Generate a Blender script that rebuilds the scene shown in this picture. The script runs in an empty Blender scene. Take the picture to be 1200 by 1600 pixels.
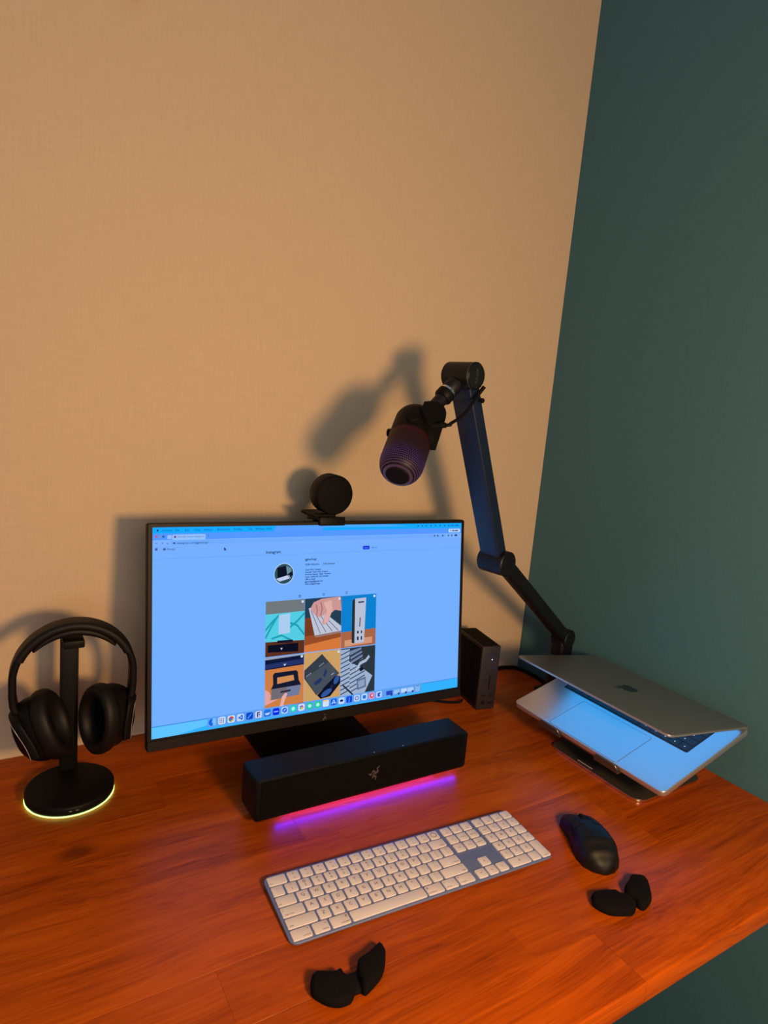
import bpy, bmesh, math, random
from mathutils import Vector, Matrix
random.seed(7)
PI = math.pi
scene = bpy.context.scene
C = scene.collection

# ------------------------------------------------------------------ camera, world, lights, exposure
cam_data = bpy.data.cameras.new('camera')
cam = bpy.data.objects.new('camera', cam_data)
C.objects.link(cam)
F_PX = 1005.1
cam_data.sensor_width = 36.0
cam_data.lens = F_PX / 1600 * 36.0
cam_data.clip_start = 0.02
CY, CP, CR = 0.5624, 0.1582, 0.0883
fw = Vector((math.sin(CY) * math.cos(CP), math.cos(CY) * math.cos(CP), -math.sin(CP)))
rt = Vector((math.cos(CY), -math.sin(CY), 0))
up = rt.cross(fw)
rt2 = rt * math.cos(CR) + up * math.sin(CR)
up2 = up * math.cos(CR) - rt * math.sin(CR)
CAM = Vector((-1.2102, -1.1825, 0.645))
m = Matrix.Identity(4)
for i in range(3):
    m[i][0], m[i][1], m[i][2], m[i][3] = rt2[i], up2[i], -fw[i], CAM[i]
cam.matrix_world = m
scene.camera = cam

world = bpy.data.worlds.new('world')
scene.world = world
world.use_nodes = True
bg = world.node_tree.nodes['Background']
bg.inputs[0].default_value = (0.90, 0.94, 1.0, 1)
bg.inputs[1].default_value = 0.185

lamp_data = bpy.data.lights.new('warm_room_lamp', 'POINT')
lamp_data.energy = 47.0
lamp_data.color = (1.0, 0.57, 0.21)
lamp_data.shadow_soft_size = 0.085
lamp = bpy.data.objects.new('warm_room_lamp', lamp_data)
lamp.location = (-0.77, -1.42, 0.56)
C.objects.link(lamp)

# soft neutral fill light, added unseen behind the camera to even out the walls
fill_data = bpy.data.lights.new('neutral_fill', 'AREA')
fill_data.shape = 'RECTANGLE'
fill_data.size, fill_data.size_y = 1.1, 1.3
fill_data.energy = 12.5
fill_data.color = (0.98, 0.97, 1.0)
fill_lamp = bpy.data.objects.new('neutral_fill', fill_data)
fill_lamp.location = (-1.25, -2.65, 0.85)
fill_lamp.rotation_euler = (Vector((-0.6, 0.0, 0.7)) - fill_lamp.location).to_track_quat('-Z', 'Y').to_euler()
C.objects.link(fill_lamp)

vs = scene.view_settings
vs.view_transform = 'Standard'
vs.look = 'None'
vs.exposure = 0.0
vs.gamma = 1.0
vs.use_curve_mapping = False

# ------------------------------------------------------------------ materials
def s2l(c):
    c = c / 255.0
    return c / 12.92 if c <= 0.04045 else ((c + 0.055) / 1.055) ** 2.4
def rgb(r, g, b):
    return (s2l(r), s2l(g), s2l(b), 1.0)
MATS = {}
def mat(name, color, rough=0.5, metal=0.0, spec=0.5, bump=0.0, bscale=400.0, var=0.0):
    """plain procedural surface: base colour with slight noise variation and fine noise relief"""
    if name in MATS:
        return MATS[name]
    mt = bpy.data.materials.new(name)
    mt.use_nodes = True
    nt = mt.node_tree
    b = nt.nodes['Principled BSDF']
    if len(color) == 3:
        color = (*color, 1)
    b.inputs['Base Color'].default_value = color
    b.inputs['Roughness'].default_value = rough
    b.inputs['Metallic'].default_value = metal
    b.inputs['Specular IOR Level'].default_value = spec
    tc = nt.nodes.new('ShaderNodeTexCoord')
    nz = nt.nodes.new('ShaderNodeTexNoise')
    nz.inputs['Scale'].default_value = bscale
    nz.inputs['Detail'].default_value = 3
    nt.links.new(tc.outputs['Object'], nz.inputs['Vector'])
    if bump:
        bp = nt.nodes.new('ShaderNodeBump')
        bp.inputs['Strength'].default_value = bump
        bp.inputs['Distance'].default_value = 0.0006
        nt.links.new(nz.outputs['Fac'], bp.inputs['Height'])
        nt.links.new(bp.outputs['Normal'], b.inputs['Normal'])
    if var:
        mr = nt.nodes.new('ShaderNodeMapRange')
        mr.inputs['To Min'].default_value = rough - var
        mr.inputs['To Max'].default_value = rough + var
        nt.links.new(nz.outputs['Fac'], mr.inputs['Value'])
        nt.links.new(mr.outputs['Result'], b.inputs['Roughness'])
    MATS[name] = mt
    return mt
def em(r, g, b, strength=1.0):
    """light given off by a lit display or lamp"""
    key = 'lit_%d_%d_%d_%g' % (r, g, b, strength)
    if key in MATS:
        return MATS[key]
    mt = bpy.data.materials.new(key)
    mt.use_nodes = True
    nt = mt.node_tree
    nt.nodes.clear()
    e = nt.nodes.new('ShaderNodeEmission')
    e.inputs[0].default_value = rgb(r, g, b)
    e.inputs[1].default_value = strength
    o = nt.nodes.new('ShaderNodeOutputMaterial')
    nt.links.new(e.outputs[0], o.inputs[0])
    MATS[key] = mt
    return mt

def wall_mat(name, c1, c2, bump, scale):
    mt = bpy.data.materials.new(name)
    mt.use_nodes = True
    nt = mt.node_tree
    b = nt.nodes['Principled BSDF']
    b.inputs['Roughness'].default_value = 0.75
    b.inputs['Specular IOR Level'].default_value = 0.25
    tc = nt.nodes.new('ShaderNodeTexCoord')
    hs = []
    for sc in ((scale, scale, scale * 0.08), (scale * 0.08, scale * 0.08, scale)):
        mp = nt.nodes.new('ShaderNodeMapping')
        mp.inputs['Scale'].default_value = sc
        nz = nt.nodes.new('ShaderNodeTexNoise')
        nz.inputs['Scale'].default_value = 1.0
        nz.inputs['Detail'].default_value = 4
        nt.links.new(tc.outputs['Object'], mp.inputs['Vector'])
        nt.links.new(mp.outputs[0], nz.inputs['Vector'])
        hs.append(nz)
    ad = nt.nodes.new('ShaderNodeMath')
    ad.operation = 'ADD'
    nt.links.new(hs[0].outputs['Fac'], ad.inputs[0])
    nt.links.new(hs[1].outputs['Fac'], ad.inputs[1])
    mr = nt.nodes.new('ShaderNodeMapRange')
    mr.inputs['From Min'].default_value = 0.7
    mr.inputs['From Max'].default_value = 1.3
    nt.links.new(ad.outputs[0], mr.inputs['Value'])
    mx = nt.nodes.new('ShaderNodeMix')
    mx.data_type = 'RGBA'
    mx.inputs[6].default_value = (*c1, 1)
    mx.inputs[7].default_value = (*c2, 1)
    nt.links.new(mr.outputs[0], mx.inputs[0])
    nt.links.new(mx.outputs[2], b.inputs['Base Color'])
    bp = nt.nodes.new('ShaderNodeBump')
    bp.inputs['Strength'].default_value = bump
    bp.inputs['Distance'].default_value = 0.001
    nt.links.new(ad.outputs[0], bp.inputs['Height'])
    nt.links.new(bp.outputs[0], b.inputs['Normal'])
    return mt

def wood_mat():
    mt = bpy.data.materials.new('varnished_wood')
    mt.use_nodes = True
    nt = mt.node_tree
    N, Lk = nt.nodes.new, nt.links.new
    b = nt.nodes['Principled BSDF']
    geo = N('ShaderNodeNewGeometry')
    oi = N('ShaderNodeObjectInfo')
    mul = N('ShaderNodeMath'); mul.operation = 'MULTIPLY'; mul.inputs[1].default_value = 37.0
    Lk(oi.outputs['Random'], mul.inputs[0])
    cmb = N('ShaderNodeCombineXYZ')
    for k in range(3):
        Lk(mul.outputs[0], cmb.inputs[k])
    add = N('ShaderNodeVectorMath'); add.operation = 'ADD'
    Lk(geo.outputs['Position'], add.inputs[0]); Lk(cmb.outputs[0], add.inputs[1])
    # slow wobble so the grain runs in long curves
    wob = N('ShaderNodeTexNoise'); wob.inputs['Scale'].default_value = 2.2; wob.inputs['Detail'].default_value = 2
    Lk(add.outputs[0], wob.inputs['Vector'])
    wsc = N('ShaderNodeVectorMath'); wsc.operation = 'SCALE'; wsc.inputs['Scale'].default_value = 0.075
    Lk(wob.outputs['Color'], wsc.inputs[0])
    ad2 = N('ShaderNodeVectorMath'); ad2.operation = 'ADD'
    Lk(add.outputs[0], ad2.inputs[0]); Lk(wsc.outputs[0], ad2.inputs[1])
    def grain(sx, sy, detail):
        mp = N('ShaderNodeMapping'); mp.inputs['Scale'].default_value = (sx, sy, sy)
        nz = N('ShaderNodeTexNoise'); nz.inputs['Scale'].default_value = 1.0; nz.inputs['Detail'].default_value = detail
        nz.inputs['Roughness'].default_value = 0.62
        Lk(ad2.outputs[0], mp.inputs['Vector']); Lk(mp.outputs[0], nz.inputs['Vector'])
        return nz.outputs['Fac']
    g1 = grain(2.5, 45, 5)
    g2 = grain(8, 300, 4)
    g3 = grain(1.6, 8, 2)
    def mix(a, bb, f):
        mm = N('ShaderNodeMix'); mm.inputs[0].default_value = f
        Lk(a, mm.inputs[2]); Lk(bb, mm.inputs[3])
        return mm.outputs[0]
    gm = mix(mix(g1, g2, 0.48), g3, 0.22)
    rp = N('ShaderNodeValToRGB')
    els = rp.color_ramp.elements
    els[0].position = 0.33; els[0].color = (0.185, 0.0250, 0.0003, 1)
    els[1].position = 0.70; els[1].color = (0.60, 0.118, 0.0022, 1)
    e = els.new(0.5); e.color = (0.400, 0.0670, 0.0008, 1)
    Lk(gm, rp.inputs[0])
    # board to board tone
    tone = N('ShaderNodeMapRange'); tone.inputs['To Min'].default_value = 0.93; tone.inputs['To Max'].default_value = 1.07
    Lk(oi.outputs['Random'], tone.inputs['Value'])
    # knots
    vor = N('ShaderNodeTexVoronoi'); vor.inputs['Scale'].default_value = 3.1
    kmp = N('ShaderNodeMapping'); kmp.inputs['Scale'].default_value = (0.75, 1.4, 0.1)
    Lk(ad2.outputs[0], kmp.inputs['Vector']); Lk(kmp.outputs[0], vor.inputs['Vector'])
    kr = N('ShaderNodeMapRange'); kr.inputs['From Min'].default_value = 0.02; kr.inputs['From Max'].default_value = 0.075
    kr.inputs['To Min'].default_value = 0.42; kr.inputs['To Max'].default_value = 1.0
    Lk(vor.outputs['Distance'], kr.inputs['Value'])
    mm = N('ShaderNodeMath'); mm.operation = 'MULTIPLY'
    Lk(tone.outputs[0], mm.inputs[0]); Lk(kr.outputs[0], mm.inputs[1])
    vm = N('ShaderNodeVectorMath'); vm.operation = 'SCALE'
    Lk(rp.outputs['Color'], vm.inputs[0]); Lk(mm.outputs[0], vm.inputs['Scale'])
    Lk(vm.outputs[0], b.inputs['Base Color'])
    b.inputs['Roughness'].default_value = 0.34
    b.inputs['Specular IOR Level'].default_value = 0.15
    bp = N('ShaderNodeBump'); bp.inputs['Strength'].default_value = 0.22; bp.inputs['Distance'].default_value = 0.0012
    Lk(mix(g1, g2, 0.5), bp.inputs['Height']); Lk(bp.outputs[0], b.inputs['Normal'])
    return mt

BLACK = mat('black_plastic', (0.0045, 0.0038, 0.0036), 0.5, spec=0.14, bump=0.15, bscale=900)
BLACK_MATTE = mat('matte_black', (0.0048, 0.0040, 0.0040), 0.72, spec=0.1, bump=0.2, bscale=1200)
BLACK_SOFT = mat('black_leatherette', (0.0060, 0.0045, 0.0038), 0.52, spec=0.22, bump=0.3, bscale=700)
BLACK_METAL = mat('black_painted_metal', (0.0052, 0.0056, 0.0076), 0.48, spec=0.3, bump=0.05, bscale=900)
BLACK_GLOSS = mat('gloss_black', (0.008, 0.008, 0.009), 0.16)
DARK_CLOTH = mat('black_mesh_cloth', (0.0026, 0.0024, 0.0024), 0.9, spec=0.1, bump=0.6, bscale=2500)
RUBBER = mat('black_rubber', (0.0045, 0.0040, 0.0040), 0.8, spec=0.15)
FOAM = mat('black_suede_foam', (0.0048, 0.0040, 0.0042), 0.9, spec=0.1, bump=0.4, bscale=1500)
ALU = mat('silver_aluminium', (0.66, 0.66, 0.67), 0.34, metal=0.85, bump=0.03, bscale=3000)
ALU_LID = mat('dark_grey_aluminium', (0.36, 0.35, 0.345), 0.36, metal=0.8, bump=0.03, bscale=3000)
GREY_METAL = mat('grey_stand_metal', (0.13, 0.11, 0.095), 0.34, metal=0.75, bump=0.05, bscale=2500)
EDGE_METAL = mat('polished_metal_edge', (0.75, 0.72, 0.70), 0.22, metal=1.0)
CHROME = mat('chrome', (0.8, 0.78, 0.75), 0.15, metal=1.0)
KEY_WHITE = mat('white_key_plastic', (0.70, 0.64, 0.66), 0.6, spec=0.2, bump=0.05, bscale=1500)
PLATE_BLUE = mat('blue_aluminium', (0.155, 0.205, 0.40), 0.5, metal=0.3, bump=0.05, bscale=2500)
LEGEND = mat('grey_key_print', (0.10, 0.075, 0.075), 0.6)
DOCK_METAL = mat('dark_bronze_metal', (0.034, 0.026, 0.027), 0.5, metal=0.3, spec=0.3, bump=0.05, bscale=2000)
BEZEL = mat('dark_bezel', (0.0095, 0.0064, 0.0056), 0.5, spec=0.2, bump=0.05, bscale=1500)
LOGO_GREY = mat('dark_grey_print', (0.055, 0.052, 0.055), 0.4)
LOGO_SILVER = mat('silver_print', (0.45, 0.42, 0.42), 0.3, metal=0.8)

# ------------------------------------------------------------------ mesh helpers (verts, faces)
class Frame:
    def __init__(s, o, ex=(1, 0, 0), ey=(0, 1, 0), ez=(0, 0, 1)):
        s.o, s.ex, s.ey, s.ez = Vector(o), Vector(ex), Vector(ey), Vector(ez)
    def __call__(s, v):
        return s.o + s.ex * v[0] + s.ey * v[1] + s.ez * v[2]
def axis_frame(o, ez, hint=(0, 0, 1)):
    """frame with ez along an axis"""
    ez = Vector(ez).normalized()
    h = Vector(hint)
    if abs(ez.dot(h.normalized())) > 0.98:
        h = Vector((0, 1, 0))
    ex = h.cross(ez).normalized()
    return Frame(o, ex, ez.cross(ex), ez)

def join(*parts):
    V, F = [], []
    for v, f in parts:
        k = len(V)
        V += list(v)
        F += [tuple(i + k for i in q) for q in f]
    return V, F
def move(part, d):
    d = Vector(d)
    return [Vector(v) + d for v in part[0]], part[1]
def xform(part, fn):
    return [fn(v) for v in part[0]], part[1]
def rbox(w, d, h, r=0.0, seg=2, c=(0, 0, 0)):
    bm = bmesh.new()
    bmesh.ops.create_cube(bm, size=1)
    for v in bm.verts:
        v.co = Vector((v.co.x * w, v.co.y * d, v.co.z * h))
    if r > 0:
        bmesh.ops.bevel(bm, geom=bm.edges[:], offset=r, segments=seg, profile=0.5, affect='EDGES')
    bm.verts.ensure_lookup_table()
    V = [v.co + Vector(c) for v in bm.verts]
    F = [tuple(v.index for v in f.verts) for f in bm.faces]
    bm.free()
    return V, F
def rrect(w, h, r, n=5):
    pts = []
    r = min(r, w / 2 - 1e-6, h / 2 - 1e-6)
    for cx, cy, a0 in ((w / 2 - r, h / 2 - r, 0), (-w / 2 + r, h / 2 - r, PI / 2), (-w / 2 + r, -h / 2 + r, PI), (w / 2 - r, -h / 2 + r, 1.5 * PI)):
        for k in range(n + 1):
            a = a0 + PI / 2 * k / n
            pts.append((cx + r * math.cos(a), cy + r * math.sin(a)))
    return pts
def circle(r, n=32):
    return [(r * math.cos(2 * PI * k / n), r * math.sin(2 * PI * k / n)) for k in range(n)]
def area(p):
    return 0.5 * sum(p[i - 1][0] * p[i][1] - p[i][0] * p[i - 1][1] for i in range(len(p)))
def inset(p, d):
    n = len(p)
    out = []
    for i in range(n):
        a, b, c = Vector(p[i - 1]), Vector(p[i]), Vector(p[(i + 1) % n])
        e1, e2 = (b - a), (c - b)
        if e1.length < 1e-9: e1 = e2
        if e2.length < 1e-9: e2 = e1
        n1 = Vector((-e1.y, e1.x)).normalized(); n2 = Vector((-e2.y, e2.x)).normalized()
        nn = (n1 + n2)
        nn = nn.normalized() if nn.length > 1e-6 else n1
        k = d / max(0.5, nn.dot(n1))
        out.append((b.x + nn.x * k, b.y + nn.y * k))
    return out
def rings(loops, caps=True):
    n = len(loops[0])
    V = [Vector(v) for l in loops for v in l]
    F = []
    for j in range(len(loops) - 1):
        for i in range(n):
            a, b = j * n + i, j * n + (i + 1) % n
            F.append((a, b, b + n, a + n))
    if caps:
        F.append(tuple(reversed(range(n))))
        F.append(tuple((len(loops) - 1) * n + i for i in range(n)))
    return V, F
def slab(outline, z0, z1, r=0.0, steps=3, bottom=True):
    """prism with rounded top (and bottom) rims"""
    p = list(outline)
    if area(p) < 0:
        p.reverse()
    loops = []
    if r <= 0:
        loops = [[(x, y, z0) for x, y in p], [(x, y, z1) for x, y in p]]
        return rings(loops)
    if bottom:
        for k in range(steps + 1):
            a = PI / 2 * k / steps
            q = inset(p, r * (1 - math.sin(a)))
            loops.append([(x, y, z0 + r * (1 - math.cos(a))) for x, y in q])
    else:
        loops.append([(x, y, z0) for x, y in p])
    for k in range(steps + 1):
        a = PI / 2 * k / steps
        q = inset(p, r * (1 - math.cos(a)))
        loops.append([(x, y, z1 - r * (1 - math.sin(a))) for x, y in q])
    return rings(loops)
def flat(outline, z=0.0):
    p = list(outline)
    if area(p) < 0:
        p.reverse()
    return [Vector((x, y, z)) for x, y in p], [tuple(range(len(p)))]
def lathe(prof, n=32, a=1.0, b=1.0, caps=True):
    loops = [[(r * a * math.cos(2 * PI * k / n), r * b * math.sin(2 * PI * k / n), z) for k in range(n)] for r, z in prof]
    return rings(loops, caps)
def catmull(pts, n=8):
    P = [Vector(p) for p in pts]
    P = [P[0] * 2 - P[1]] + P + [P[-1] * 2 - P[-2]]
    out = []
    for i in range(1, len(P) - 2):
        for k in range(n):
            t = k / n
            p0, p1, p2, p3 = P[i - 1], P[i], P[i + 1], P[i + 2]
            out.append(0.5 * ((2 * p1) + (p2 - p0) * t + (2 * p0 - 5 * p1 + 4 * p2 - p3) * t * t + (3 * p1 - p0 - 3 * p2 + p3) * t ** 3))
    out.append(P[-2])
    return out
def sweep(path, section, binormal=None, scales=None):
    """section: 2D outline (x along the normal, y along the binormal)"""
    P = [Vector(p) for p in path]
    loops = []
    prev = None
    for i, c in enumerate(P):
        t = (P[min(i + 1, len(P) - 1)] - P[max(i - 1, 0)]).normalized()
        if binormal is not None:
            b = Vector(binormal)
            b = (b - t * b.dot(t)).normalized()
        else:
            if prev is None:
                h = Vector((0, 0, 1)) if abs(t.z) < 0.9 else Vector((1, 0, 0))
                b = t.cross(h).normalized()
            else:
                b = (prev - t * prev.dot(t)).normalized()
            prev = b
        n = b.cross(t).normalized()
        sx, sy = scales[i] if scales else (1, 1)
        loops.append([c + n * (x * sx) + b * (y * sy) for x, y in section])
    return rings(loops)
def tube(path, r, n=10):
    return sweep(path, circle(r, n))

ROOT = {}
def obj(name, part, material, parent=None, frame=None, smooth=40, loc=None):
    """ONE mesh object. With a frame (world coordinates) the mesh is moved into its unrotated root's space."""
    V, F = part
    if frame is not None:
        V = [frame(v) for v in V]
        o = ROOT.get(parent.name, Vector((0, 0, 0))) if parent else Vector((0, 0, 0))
        V = [v - o for v in V]
    me = bpy.data.meshes.new(name)
    me.from_pydata([tuple(v) for v in V], [], F)
    me.materials.append(material)
    if smooth:
        me.polygons.foreach_set('use_smooth', [True] * len(me.polygons))
        me.set_sharp_from_angle(angle=math.radians(smooth))
    bm = bmesh.new(); bm.from_mesh(me)
    if len(F) > 1:
        bmesh.ops.recalc_face_normals(bm, faces=bm.faces)
    bm.to_mesh(me); bm.free()
    ob = bpy.data.objects.new(name, me)
    C.objects.link(ob)
    if parent:
        ob.parent = parent
        if parent.name in ROOT:
            ROOT[ob.name] = ROOT[parent.name]
    if loc is not None:
        ob.location = loc
    return ob
def inst(name, mesh, parent, loc):
    ob = bpy.data.objects.new(name, mesh)
    C.objects.link(ob)
    ob.parent = parent
    ob.location = loc
    return ob
def tag(o, label, cat, group=None):
    o['label'] = label
    o['category'] = cat
    if group:
        o['group'] = group
    return o
def thing(name, label, cat, loc=(0, 0, 0), rot=(0, 0, 0), group=None):
    o = bpy.data.objects.new(name, None)
    o.empty_display_size = 0.05
    C.objects.link(o)
    o.location = loc
    o.rotation_euler = rot
    ROOT[o.name] = Vector(loc)
    return tag(o, label, cat, group)
def struct(name, part, material, smooth=0):
    o = obj(name, part, material, smooth=smooth)
    o['kind'] = 'structure'
    return o
TXT = {}
def text(s, size, align='CENTER', shear=0.0, bold=0.0):
    """flat lettering as mesh data (verts, faces), centred on the origin in x,y"""
    key = (s, size, align, shear, bold)
    if key in TXT:
        return TXT[key]
    cu = bpy.data.curves.new('t', 'FONT')
    cu.body = s
    cu.size = size
    cu.align_x = align
    cu.align_y = 'CENTER'
    cu.resolution_u = 2
    cu.shear = shear
    cu.offset = bold
    ob = bpy.data.objects.new('t', cu)
    C.objects.link(ob)
    dg = bpy.context.evaluated_depsgraph_get()
    me = bpy.data.meshes.new_from_object(ob.evaluated_get(dg))
    V = [v.co.copy() for v in me.vertices]
    F = [tuple(p.vertices) for p in me.polygons]
    bpy.data.objects.remove(ob)
    bpy.data.curves.remove(cu)
    bpy.data.meshes.remove(me)
    TXT[key] = (V, F)
    return V, F

# ------------------------------------------------------------------ the room
FLOOR = -0.74
WALL_BEIGE = wall_mat('beige_woven_wallpaper', (0.61, 0.455, 0.30), (0.66, 0.49, 0.325), 0.16, 260)
WALL_GREEN = wall_mat('dark_green_wallpaper', (0.052, 0.146, 0.192), (0.058, 0.158, 0.206), 0.14, 300)
FLOOR_M = mat('grey_floor', (0.10, 0.085, 0.07), 0.6, bump=0.1, bscale=60)
struct('wall_back', rbox(3.46, 0.06, 3.3, c=(-1.67, 0.03, FLOOR + 1.65)), WALL_BEIGE)
struct('wall_right', rbox(0.06, 3.46, 3.3, c=(0.03, -1.67, FLOOR + 1.65)), WALL_GREEN)
struct('floor', rbox(3.4, 3.4, 0.06, c=(-1.70, -1.70, FLOOR - 0.03)), FLOOR_M)

# ------------------------------------------------------------------ desk
WOOD = wood_mat()
DX0, DX1, DFRONT, DT = -1.86, -0.003, -0.806, 0.032
desk = thing('desk', 'varnished orange-brown wooden desk standing against both walls', 'desk', (-0.93, -0.40, FLOOR))
rows = 10
pitch = (-0.004 - DFRONT) / rows
for r in range(rows):
    y1 = -0.004 - r * pitch
    y0 = y1 - pitch
    x = DX0
    cuts = []
    while x < DX1 - 0.25:
        x += random.uniform(0.34, 0.78)
        cuts.append(min(x, DX1))
    if DX1 - cuts[-1] > 1e-4:
        cuts[-1] = DX1
    xa = DX0
    for xb in cuts:
        if r < rows - 1:
            part = rbox(xb - xa, y1 - y0, DT, 0.0003, 1, ((xa + xb) / 2, (y0 + y1) / 2, -DT / 2))
            obj('plank', part, WOOD, desk, Frame((0, 0, 0)), smooth=0)
        else:
            # front board with a rounded nosing
            prof = []
            R = 0.003
            for k in range(7):
                a = PI / 2 * k / 6
                prof.append((y0 + R - R * math.sin(a), -R + R * math.cos(a)))
            for k in range(5):
                a = PI / 2 * k / 4
                prof.append((y0 + 0.005 - 0.005 * math.cos(a), -DT + 0.005 - 0.005 * math.sin(a)))
            prof += [(y1 - 0.0002, -DT), (y1 - 0.0002, 0)]
            loops = [[(xx, yy, zz) for yy, zz in prof] for xx in (xa + 0.0002, xb - 0.0002)]
            obj('plank', rings(loops), WOOD, desk, Frame((0, 0, 0)), smooth=40)
        xa = xb
for lx in (-1.72, -0.62):
    for ly in (-0.745, -0.09):
        obj('leg', rbox(0.05, 0.05, -FLOOR - DT, 0.003, 2, (lx, ly, (FLOOR - DT) / 2)), BLACK_METAL, desk, Frame((0, 0, 0)))
    obj('cross_bar', rbox(0.04, 0.605, 0.03, 0.002, 1, (lx, -0.4175, -DT - 0.015)), BLACK_METAL, desk, Frame((0, 0, 0)))

# ------------------------------------------------------------------ monitor
MW = 0.6063
MH = MW * 9 / 16
MYA, MTI = -0.0323, 0.1334
MC = Vector((-0.6836, -0.1782, 0.2596))
m_r = Vector((math.cos(MYA), math.sin(MYA), 0))
m_nh = Vector((math.sin(MYA), -math.cos(MYA), 0))
m_u = Vector((0, 0, 1)) * math.cos(MTI) - m_nh * math.sin(MTI)
m_n = m_r.cross(m_u)                       # towards the viewer
MF = Frame(MC, m_r, m_u, m_n)              # x right, y up, z out of the screen
MB = Frame((MC.x, 0, 0), m_r, -m_nh, (0, 0, 1))
mon = thing('monitor', 'large flat monitor with thin dark bezel showing a web page', 'monitor', (MC.x + 0.01, -0.115, 0))
TOPB, SIDEB, CHIN = 0.0065, 0.0075, 0.021
ow, oh = MW + 2 * SIDEB, MH + TOPB + CHIN
oc = (TOPB - CHIN) / 2
shell = slab(rrect(ow, oh, 0.004, 4), -0.018, -0.0008, 0.0015, 2)
obj('housing', move(shell, (0, oc, 0)), BLACK, mon, MF)
# back bulge with the electronics
bul = [[(x, y, z) for x, y in rrect(w, h, 0.03, 4)] for w, h, z in ((0.50, 0.27, -0.017), (0.48, 0.25, -0.026), (0.40, 0.19, -0.040), (0.38, 0.17, -0.042))]
obj('back_cover', rings(bul), BLACK_MATTE, mon, MF)
def ring_face(w0, h0, w1, h1, c0, z0, z1):
    a = [(x, y + c0, z0) for x, y in rrect(w0, h0, 0.003, 3)]
    b = [(x, y, z1) for x, y in rrect(w1, h1, 0.0004, 3)]
    a2 = [(x, y + c0, z0 - 0.0022) for x, y in rrect(w0, h0, 0.003, 3)]
    return rings([a2, a, b], caps=False)
obj('bezel', ring_face(ow - 0.002, oh - 0.002, MW, MH, oc, 0.0012, 0.0012), BEZEL, mon, MF)
obj('chin_strip', rbox(ow - 0.002, CHIN - 0.004, 0.003, 0.0006, 1, (0, -MH / 2 - CHIN / 2 - 0.001, 0.0018)), BEZEL, mon, MF)
# emblem on the chin: a slanted stroke with a dot and a short leg
emb = join(flat([(-0.0036, -0.004), (-0.0025, -0.0046), (0.0024, 0.0018), (0.0014, 0.0026)]),
           flat([(0.0004, 0.0002), (0.0012, 0.0008), (0.0036, -0.0026), (0.0028, -0.0032)]),
           flat([(0.0002, 0.0046), (0.0016, 0.0056), (0.0008, 0.0072), (-0.0006, 0.0060)]))
obj('maker_emblem', move(emb, (0.0005, -MH / 2 - 0.0135, 0.00345)), LOGO_SILVER, mon, MF, smooth=0)
scr = obj('screen', rbox(MW, MH, 0.0012, 0, 1, (0, 0, 0.0002)), em(116, 176, 255), mon, MF, smooth=0)
# stand
obj('stand_base', slab([(-0.112, -0.205), (0.112, -0.205), (0.120, -0.03), (-0.112, -0.03)], 0.0, 0.009, 0.002, 2), BLACK, mon,
    Frame((-0.677, 0, 0)), smooth=40)
obj('stand_neck', rbox(0.07, 0.03, 0.30, 0.006, 2, (-0.677, -0.062, 0.155)), BLACK_MATTE, mon, Frame((0, 0, 0)))
obj('tilt_head', rbox(0.09, 0.045, 0.09, 0.008, 2, (-0.677, -0.098, 0.275)), BLACK_MATTE, mon, Frame((0, 0, 0)))

# ---- what the screen shows (flat print on the display, millimetres from its upper left corner)
K = MW / 597.6
LAY = [0.0009]
def spt(x, y):
    return (x * K - MW / 2, MH / 2 - y * K)
def s_poly(name, pts, col, lay, parent=None):
    o = obj(name, flat([spt(*q) for q in pts], 0.0008 + lay * 0.00006), em(*col), parent or scr, MF, smooth=0)
    return o
def s_rect(name, x0, y0, x1, y1, col, lay, r=0):
    if r:
        pts = [((x0 + x1) / 2 + a, (y0 + y1) / 2 + b) for a, b in rrect(x1 - x0, y1 - y0, r, 4)]
    else:
        pts = [(x0, y0), (x1, y0), (x1, y1), (x0, y1)]
    return s_poly(name, pts, col, lay)
def s_circ(name, x, y, r, col, lay, n=20):
    return s_poly(name, [(x + a, y + b) for a, b in circle(r, n)], col, lay)
def s_text(name, s, x, y, size, col, lay, align='LEFT', shear=0.0, bold=0.0):
    V, F = text(s, size * K, align, shear, bold * K)
    cx, cy = spt(x, y)
    return obj(name, ([Vector((v.x + cx, v.y + cy, 0.0008 + lay * 0.00006)) for v in V], F), em(*col), scr, MF, smooth=0)
def s_multi(name, polys, col, lay):
    """one picture element made of several patches of one colour"""
    return obj(name, join(*[flat([spt(*q) for q in p], 0.0008 + lay * 0.00006) for p in polys]), em(*col), scr, MF, smooth=0)
INK = (22, 40, 96)
INK2 = (60, 88, 150)
CYAN = (20, 168, 255)
PAGE = (118, 178, 255)
# menu bar over the wallpaper
s_rect('menu_bar', 0, 0, 597.6, 9.6, CYAN, 1)
s_poly('wallpaper_shape', [(203, 0), (298, 0), (288, 9.6), (198, 9.6)], (86, 156, 255), 2)
s_poly('wallpaper_shape', [(203, 0), (420, 0), (470, 4.5), (205, 4.5)], (74, 170, 255), 2)
s_circ('menu_icon', 7.5, 5, 1.5, INK, 3)
mx = 14.5
for wd in ('Chrome', 'File', 'Edit', 'View', 'History', 'Bookmarks', 'Profiles', 'Tab', 'Window', 'Help'):
    s_text('menu_word', wd, mx, 4.9, 4.6, INK, 3)
    mx += 4.6 * 0.52 * len(wd) + 5.5
for k, xx in enumerate((493, 503, 512, 523, 534, 545, 556)):
    s_circ('menu_icon', xx, 4.6, 1.3, INK, 3, 8)
s_multi('clock_text', [[(x, 3.5), (x + w, 3.5), (x + w, 5.7), (x, 5.7)] for x, w in ((564, 4), (569.5, 2), (573, 6), (581.5, 9))], (14, 110, 190), 3)
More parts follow.
